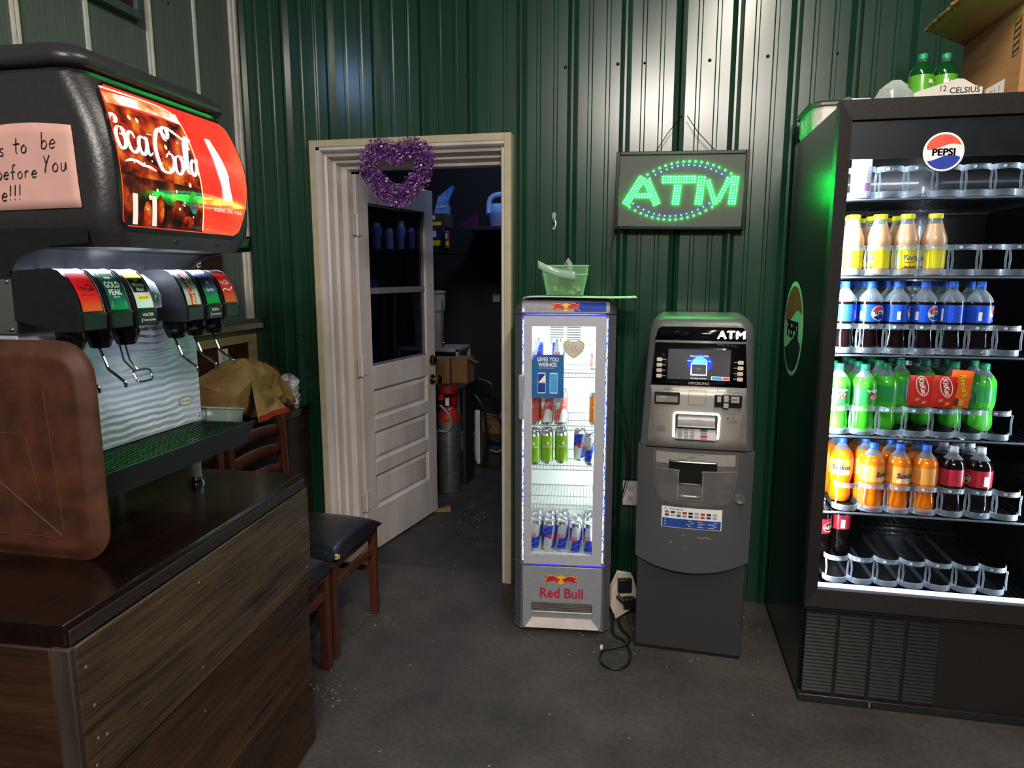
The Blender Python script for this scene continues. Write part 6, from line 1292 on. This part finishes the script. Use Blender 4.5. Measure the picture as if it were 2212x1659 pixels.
def flp(u, v):                                          # hangs off the left top edge, sagging towards the wall
    p0 = (bx0, by0 + (by1 - by0) * u, bh); p1 = (bx0 - .128, by0 + (by1 - by0) * u, bh + .058)
    return tuple(a + (b - a) * v for a, b in zip(p0, p1))
fl_.grid(lambda u, v: (lambda p: (p[0] + (.006 * math.sin(37 * u) if v == 1 else 0), p[1], p[2]))(flp(u, v)), 24, 6); fl_.build('flap', card, cbx, solid=.005)
te = MB(); te.tube([(lambda p: (p[0] + .004 * math.sin(41 * i), p[1], p[2] + .003 * math.sin(23 * i)))(flp(i / 24, 1)) for i in range(25)], .008, 7); te.build('torn_edge', cdk2, cbx)
sl_m = lambda u, v, l=0: (bx0 - .0004 - l, -u, v)
lb4 = MB(); lb4.poly([(.0, .0), (.135, .0), (.135, .085), (.0, .085)], sl_m, 0, .0005)
for j in range(4): lb4.ribbon([(.012 + j * .03, .008), (.012 + j * .03, .072)], .003, sl_m, 1, .0008, sub=1)
lb4.text('LOT 21 C', .014, lambda u, v, l=0: sl_m(v + .05, .04 - u, l), 0, 0, 1, .0009)
lb4.build('shipping_label', [whiteink, pm('box_ink', '241a12', .6)], cbx)
lb3 = MB(); lb3.ribbon([(.165, .14), (.165, .25), (.200, .25), (.200, .14), (.165, .14)], .003, sl_m, 1, .0005, sub=1)
for j in range(5): lb3.ribbon([(.165, .150 + j * .020), (.200, .158 + j * .020)], .006, sl_m, 1, .0005, sub=1)
lb3.build('box_print', [whiteink, pm('box_ink', '241a12', .6)], cbx)
tp = thing('orange_tape', 'red and orange strap end resting on the cardboard box edge', 'strap', (1.075, 2.46, zt + .255))
MB().add([(-.012, 0, 0), (.05, 0, .04), (.06, .0, .025), (0, 0, -.02)], [(0, 3, 2, 1)]).build('strap', pm('strap_red', 'd8482c', .5, col2='e8a050'), tp, solid=.004)
# ================================================================== ROOM BEHIND THE DOOR
gc = thing('gas_cylinder', 'silver gas cylinder with red painted shoulder and red guard behind the door', 'gas cylinder', (-1.352, 4.45, 0))
alub = pm('worn_aluminium', 'a9a7a4', .34, .85, .15, (14, 14, 40), bump=.1)
MB().lathe([(.0001, 0), (.070, 0), (.076, .008), (.076, .50), (.0755, .505)], 28, m=0).build('cylinder_body', alub, gc, ang=50)
MB().lathe([(.0757, .503), (.0757, .52), (.070, .555), (.055, .585), (.035, .60), (.02, .605), (.0001, .605)], 28).build('painted_shoulder', pm('red_enamel', 'a82a1e', .3, coat=.3), gc, ang=50)
gd_ = MB().lathe([(.064, .60), (.066, .60), (.066, .735), (.064, .735), (.064, .60)], 28, a0=R(20), a1=R(250)).lathe([(.064, .70), (.066, .70), (.066, .735), (.064, .735), (.064, .70)], 20, a0=R(250), a1=R(380)); gd_.build('guard_ring', pm('crimson_plastic', '8e1626', .4), gc)
MB().lathe([(.018, .60), (.018, .65), (.012, .66), (.012, .69)], 12).tube([(0, 0, .65), (-.02, -.06, .65), (-.035, -.085, .64)], .012, 8).build('valve', black, gc)
MB().lathe([(.018, .0), (.02, .008), (.018, .03), (.012, .034)], 12, (-.03, -.07, .66)).build('knob', pm('red_knob', 'd02a20', .35), gc)
MB().box(.0, .026, -.072, -.069, .62, .675).build('hang_tag', white, gc)
MB().tube(spline([(-.035, -.085, .625), (.0, -.10, .60), (.035, -.098, .555), (.045, -.095, .50), (.030, -.095, .46), (.0, -.095, .445), (-.045, -.09, .45)], 6), .008, 8).build('hose', pm('grey_hose', '8d8a86', .45), gc)
# cart, bin and boxes
crt = thing('utility_rack', 'pale metal rack holding the white bin above the cardboard boxes', 'rack', (-1.50, 5.00, 0))
pale_m = pm('pale_rack', '8a877c', .5)
for x_, y_ in ((.105, -.16), (.105, .16), (-.35, -.16), (-.35, .16)): MB().box(x_ - .012, x_ + .012, y_ - .012, y_ + .012, 0, .955).build('leg', pale_m, crt)
MB().box(-.362, .117, -.172, .172, .935, .958).build('rack_top', pale_m, crt, bevel=.003)
bn = thing('white_bin', 'tall off-white plastic bin with a rim standing behind the door glass', 'bin', (-1.66, 4.98, .959))
MB().lathe([(.0001, 0), (.100, 0), (.108, .01), (.118, .27), (.126, .275), (.128, .40), (.133, .405), (.133, .42), (.126, .422), (.118, .41)], 28).build('bin_body', pm('offwhite_plastic', 'a9a398', .5, 0, .08), bn, ang=40)
ks = thing('hanging_chain', 'metal chain and ring hanging beside the white bin', 'chain', (-1.515, 4.86, .96))
for i in range(7): MB().tube([(.006 * math.cos(a * .785) + .004 * math.sin(i * 2), .003 * math.sin(i), .33 - i * .042 + .022 * math.sin(a * .785)) for a in range(8)], .0028, 6, closed=True).build('chain_link', steel, ks)
MB().lathe([(.010, -.02), (.013, -.01), (.013, .01), (.008, .02)], 10, (0.008, 0, .035)).build('brass_end', brass, ks)
bxm = pm('carton_brown', '7d5836', .8, 0, .1); 
def carton(name, label, loc, dims, rz, flaps=False, mark=True):
    t = thing(name, label, 'box', loc, rz); a, b_, h = dims
    MB().box(-a, a, -b_, b_, 0, h).build('carton_body', bxm, t, bevel=.004)
    if mark: MB().ribbon([(-a * .1, h * .3), (-a * .1, h * .8), (a * .6, h * .8), (a * .6, h * .3), (-a * .1, h * .3)], .004, lambda u, v, l=0: (u, -b_ - .001 - l, v), sub=1).ribbon([(a * .05, h * .4), (a * .25, h * .7), (a * .45, h * .4)], .004, lambda u, v, l=0: (u, -b_ - .001 - l, v), sub=1).build('printed_mark', pm('box_ink', '241a12', .6), t)
    if flaps: MB().add([(a, -b_, h), (a + .08, -b_ - .01, h * .86), (a + .085, -b_ * .2, h * .80), (a, -b_ * .2, h)], [(0, 1, 2, 3)]).build('flap', bxm, t, solid=.004)
    return t
carton('cardboard_box', 'brown cardboard box with drawn handling symbols behind the brass knob', (-1.49, 4.665, .7345), (.10, .08, .180), R(3)); carton('cardboard_box', 'smaller brown cardboard box with a torn flap at its right side', (-1.315, 4.70, .7345), (.060, .07, .185), R(-8), True, False)
stl = thing('low_shelf', 'dark low shelf under the cardboard boxes', 'shelf', (-1.46, 4.685, 0)); 
MB().box(-.19, .20, -.13, .13, .715, .733).build('shelf_board', pm('dark_shelf', '241e1a', .6), stl); [MB().box(x_, x_ + .02, -.10, .12, 0, .715).build('leg', pm('dark_shelf', '241e1a', .6), stl) for x_ in (-.18, .17)]
bd2 = carton('cardboard_box', 'brown box on the red guard level of the gas cylinder, slightly crushed', (-1.20, 5.18, .26), (.075, .06, .12), R(-14), False, False)
MB().text('X', .05, lambda u, v, l=0: (u, -.0612 - l, v), .0, .04, 0, .0).build('printed_mark', pm('box_ink', '241a12', .6), bd2)
std = thing('small_stand', 'dark crate under the small crushed box by the far wall', 'crate', (-1.22, 5.18, 0)); MB().box(-.085, .085, -.07, .07, 0, .258).build('crate_body', pm('dark_crate', '2c211a', .7), std, bevel=.004)
wb2 = thing('warning_paper', 'folded white printed sheet standing between gas cylinder and small box', 'paper', (-1.315, 5.10, .0)); MB().box(-.02, .02, -.003, .003, 0, .45).build('sheet', white, wb2)
tubes = thing('black_hoses', 'coil of black and grey hoses beside the gas cylinder', 'hose', (-1.19, 4.98, 0))
MB().tube(spline([(-.06, 0, .45), (.06, .02, .42), (.10, .05, .30), (.05, .05, .22), (-.03, .0, .25)], 6), .010, 8).build('hose_loop', pm('dark_hose', '202022', .4), tubes)
MB().tube(spline([(-.10, -.05, .60), (-.02, -.10, .50), (.0, -.10, .30), (-.02, -.08, .12), (-.07, -.08, .06), (-.11, -.05, .10)], 6), .011, 8).build('hose_loop', pm('dark_hose', '202022', .4), tubes)
MB().tube(spline([(-.08, -.02, .72), (.02, -.02, .68), (.02, -.02, .55), (-.06, -.02, .50)], 6), .012, 8).build('hose_loop', pm('dark_hose', '202022', .4), tubes)
MB().tube(spline([(.0, .02, .16), (.06, .06, .14), (.12, .1, .22), (.12, .1, .36), (.07, .08, .44)], 6), .008, 8).build('hose_loop', pm('grey_hose', '8d8a86', .45), tubes)
wdg = thing('wood_wedge', 'small wooden wedge on the floor under the door corner', 'wedge', (-1.285, 4.03, 0), R(20)); MB().prism([(-.06, 0), (.06, 0), (.06, .028), (-.06, .004)], 1, -.02, .02).build('wedge', pm('pale_wood', '8a6a40', .7), wdg)
# wall shelf with bags, high right
wsh = thing('wall_shelf', 'dark wall shelf high on the far wall right of the door leaf', 'shelf', (-1.07, 5.33, 1.865)); MB().box(-.35, .55, -.17, .17, -.03, 0).build('shelf_board', pm('blue_black', '1c2230', .6), wsh, bevel=.003)
[MB().prism([(-.15, -.03), (.16, -.03), (.16, -.2)], 0, x_, x_ + .015).build('bracket', pm('dark_shelf', '241e1a', .6), wsh) for x_ in (-.3, .4)]
pbl = pm('blue_white_plastic', '9cb4e0', .4, 0, .1)
def caddy(name, label, loc):
    t = thing(name, label, 'caddy', loc)
    MB().lathe([(.0001, 0), (.10, 0), (.12, .10), (.115, .10)], 20).build('caddy_body', clear('wrap_blue', 'a8bce8', .3, .2), t)
    MB().tube(spline([(-.11, 0, .09), (-.10, 0, .20), (-.05, 0, .24), (.05, 0, .24), (.10, 0, .20), (.12, 0, .09)], 5), .020, 8).build('handle', pbl, t); MB().grid(lambda u, v: (-.105 + .20 * u + .0, .02, .08 + .10 * v - .06 * abs(2 * u - 1) ** 3 * 0), 2, 2).build('back_plate', pbl, t, solid=.01)
caddy('plastic_caddy', 'pale blue plastic caddy with arched handle on the wall shelf', (-1.155, 5.30, 1.866))
prb = thing('purple_bag', 'dark purple glossy bag leaning left of the caddy on the wall shelf', 'bag', (-1.42, 5.20, 1.866)); MB().add([(-.05, 0, 0), (.10, 0, 0), (.10, 0, .09), (.05, .02, .085), (-.05, .03, .02), (-.05, .06, 0), (.10, .08, 0)], [(0, 1, 2, 3, 4), (4, 3, 2, 6, 5), (0, 4, 5), (1, 6, 2)]).build('bag_film', pm('purple_film', '4c1c40', .25, coat=.4), prb)
# left shelving with supplies (seen past the leaf and through its glass)
shf = thing('supply_shelf', 'dark supply shelf behind the door leaf holding jars and boxes', 'shelf', (-1.98, 5.02, 0))
MB().box(-.60, .52, -.22, .30, 1.655, 1.685).build('shelf_board', pm('dark_shelf', '241e1a', .6), shf); [MB().box(x_, x_ + .03, y_, y_ + .03, 0, 1.655).build('post', pm('dark_shelf', '241e1a', .6), shf) for x_ in (-.6, .0) for y_ in (-.2, .26)]
def cbox(label, x, y, z, a, b_, h, mat, rz=0, pr=None):
    t = thing('supply_box', label, 'box', (x, y, z), rz); MB().box(-a, a, -b_, b_, 0, h).build('carton_body', mat, t, bevel=.003)
    MB().poly([(-a * .8, h * .55), (-a * .1, h * .55), (-a * .1, h * .85), (-a * .8, h * .85)], lambda u, v, l=0: (u, -b_ - .001, v), 0).poly([(-a * .7, h * .15), (a * .5, h * .15), (a * .5, h * .4), (-a * .7, h * .4)], lambda u, v, l=0: (u, -b_ - .001, v), 1).build('printed_mark', [white, pr or ylw], t); return t
cbox('dark blue printed supply box beside the top of the door leaf', -1.545, 4.93, 1.687, .060, .07, .15, pm('navy_card', '18264a', .5)); cbox('grey carton stacked on the dark blue supply box', -1.55, 4.95, 1.838, .075, .09, .10, pm('grey_card', '3c3630', .6)); cbox('orange and white tilted supply box beside the leaf edge', -1.462, 4.82, 1.687, .016, .05, .12, pm('orange_card', '8a3a18', .5), R(25))
tbx = thing('wipes_bag', 'blue plastic bag with peaked top on the stacked supply boxes', 'bag', (-1.53, 4.94, 1.9395)); MB().add([(-.06, 0, 0), (.045, 0, 0), (.05, .0, .10), (.10, 0, .19), (.075, 0, .20), (-.03, 0, .12), (-.06, .06, 0), (.045, .07, 0), (.05, .05, .10)], [(0, 1, 2, 3, 4, 5), (1, 7, 8, 2), (0, 5, 6), (6, 7, 1, 0), (2, 8, 3), (5, 8, 6)]).build('bag_film', pm('blue_bag', '3a62b4', .35, col2='7ea0dc', scale=(14, 14, 14)), tbx)
MB().text('CLEAN', .028, lambda u, v, l=0: (u, -.001 - l, v), -.005, .045, 0, .001).build('print', whiteink, tbx)
jars = [(-2.34, .055, .16, '8fa4c8'), (-2.22, .045, .20, '4a5a80'), (-2.12, .04, .14, 'a8b4d0'), (-2.02, .045, .19, '6a7aa0'), (-1.92, .04, .15, '9aa8c8'), (-1.83, .035, .20, '8090b8'), (-1.75, .035, .15, '7a6a90'), (-1.67, .032, .18, 'b0bcd8')]
colw = ('widest', 'tall dark', 'short pale', 'tall grey', 'pale middle', 'tall slim', 'purple', 'slim pale')
for (x, r_, h, c_), cw in zip(jars, colw):
    t = thing('supply_jar', cw + ' jar on the supply shelf seen through the door glass', 'jar', (x, 4.88, 1.687), 0, 'jars behind the door glass')
    MB().lathe([(.0001, 0), (r_, 0), (r_, h * .8), (r_ * .6, h * .9), (r_ * .55, h * .92)], 16).build('jar_body', pm('jar_' + c_, c_, .3, coat=.3), t); MB().lathe([(r_ * .62, h * .9), (r_ * .62, h), (.0001, h)], 14).build('lid', pm('jar_lid', 'c0c4cc', .4), t)
nts = thing('paper_notice', 'pale notice sheet seen through the lower door glass at left', 'paper', (-2.42, 5.516, 1.16)); MB().box(-.13, .13, .0, .003, 0, .30).build('sheet', pm('notice_blue', '7f90b8', .7), nts); 
q = MB(); [q.ribbon([(-.10, .26 - j * .03), (.09 - .03 * (j % 2), .26 - j * .03)], .006, lambda u, v, l=0: (u, -.001, v), sub=1) for j in range(8)]; q.build('print', pm('ink_grey', '2f3a36', .6), nts)['kind'] = 'stuff'
stk2 = thing('wall_sticker', 'small square white sticker on the dark far wall', 'sticker', (-1.252, 5.517, 1.31)); MB().box(-.030, .030, -.003, 0, -.030, .030).build('sticker', pm('sticker_grey', '8c8c90', .5), stk2); 
q = MB(); q.ribbon([(-.018, -.008), (-.006, .006), (.006, -.004), (.02, .004)], .004, lambda u, v, l=0: (u, -.0035, v)); q.ribbon([(-.02, .02), (.02, .02)], .005, lambda u, v, l=0: (u, -.0035, v), sub=1); q.build('print', blackink, stk2)
brm = thing('metal_pole', 'thin silver broom pole leaning in front of the white bin', 'pole', (-1.86, 4.72, 0)); MB().tube([(0, 0, 0), (.03, .02, 1.40)], .010, 10).build('pole', chrome, brm)
# floor debris
db = MB(); rz = random.Random(4); 
for cx_, cy_, s_, n_ in ((-1.13, 2.10, .05, 50), (-1.15, 2.60, .05, 24), (-1.05, 4.0, .12, 60), (-.9, 3.3, .3, 30), (.0, 2.2, .6, 26), (.48, 2.85, .1, 8), (-.6, 2.4, .3, 16), (-.12, 2.72, .07, 14)):
    for i in range(n_):
        x, y = rz.gauss(cx_, s_), rz.gauss(cy_, s_); r_ = rz.uniform(.0012, .004)
        db.lathe([(.0001, .0004), (r_, .0002), (r_ * .7, r_ * .7), (.0001, r_ * .9)], 5, (x, y, 0))
tag(db.build('floor_crumbs', pm('crumb', '8f8471', .8)), 'pale crumbs and chips scattered on the grey concrete floor', 'debris', kind='stuff')
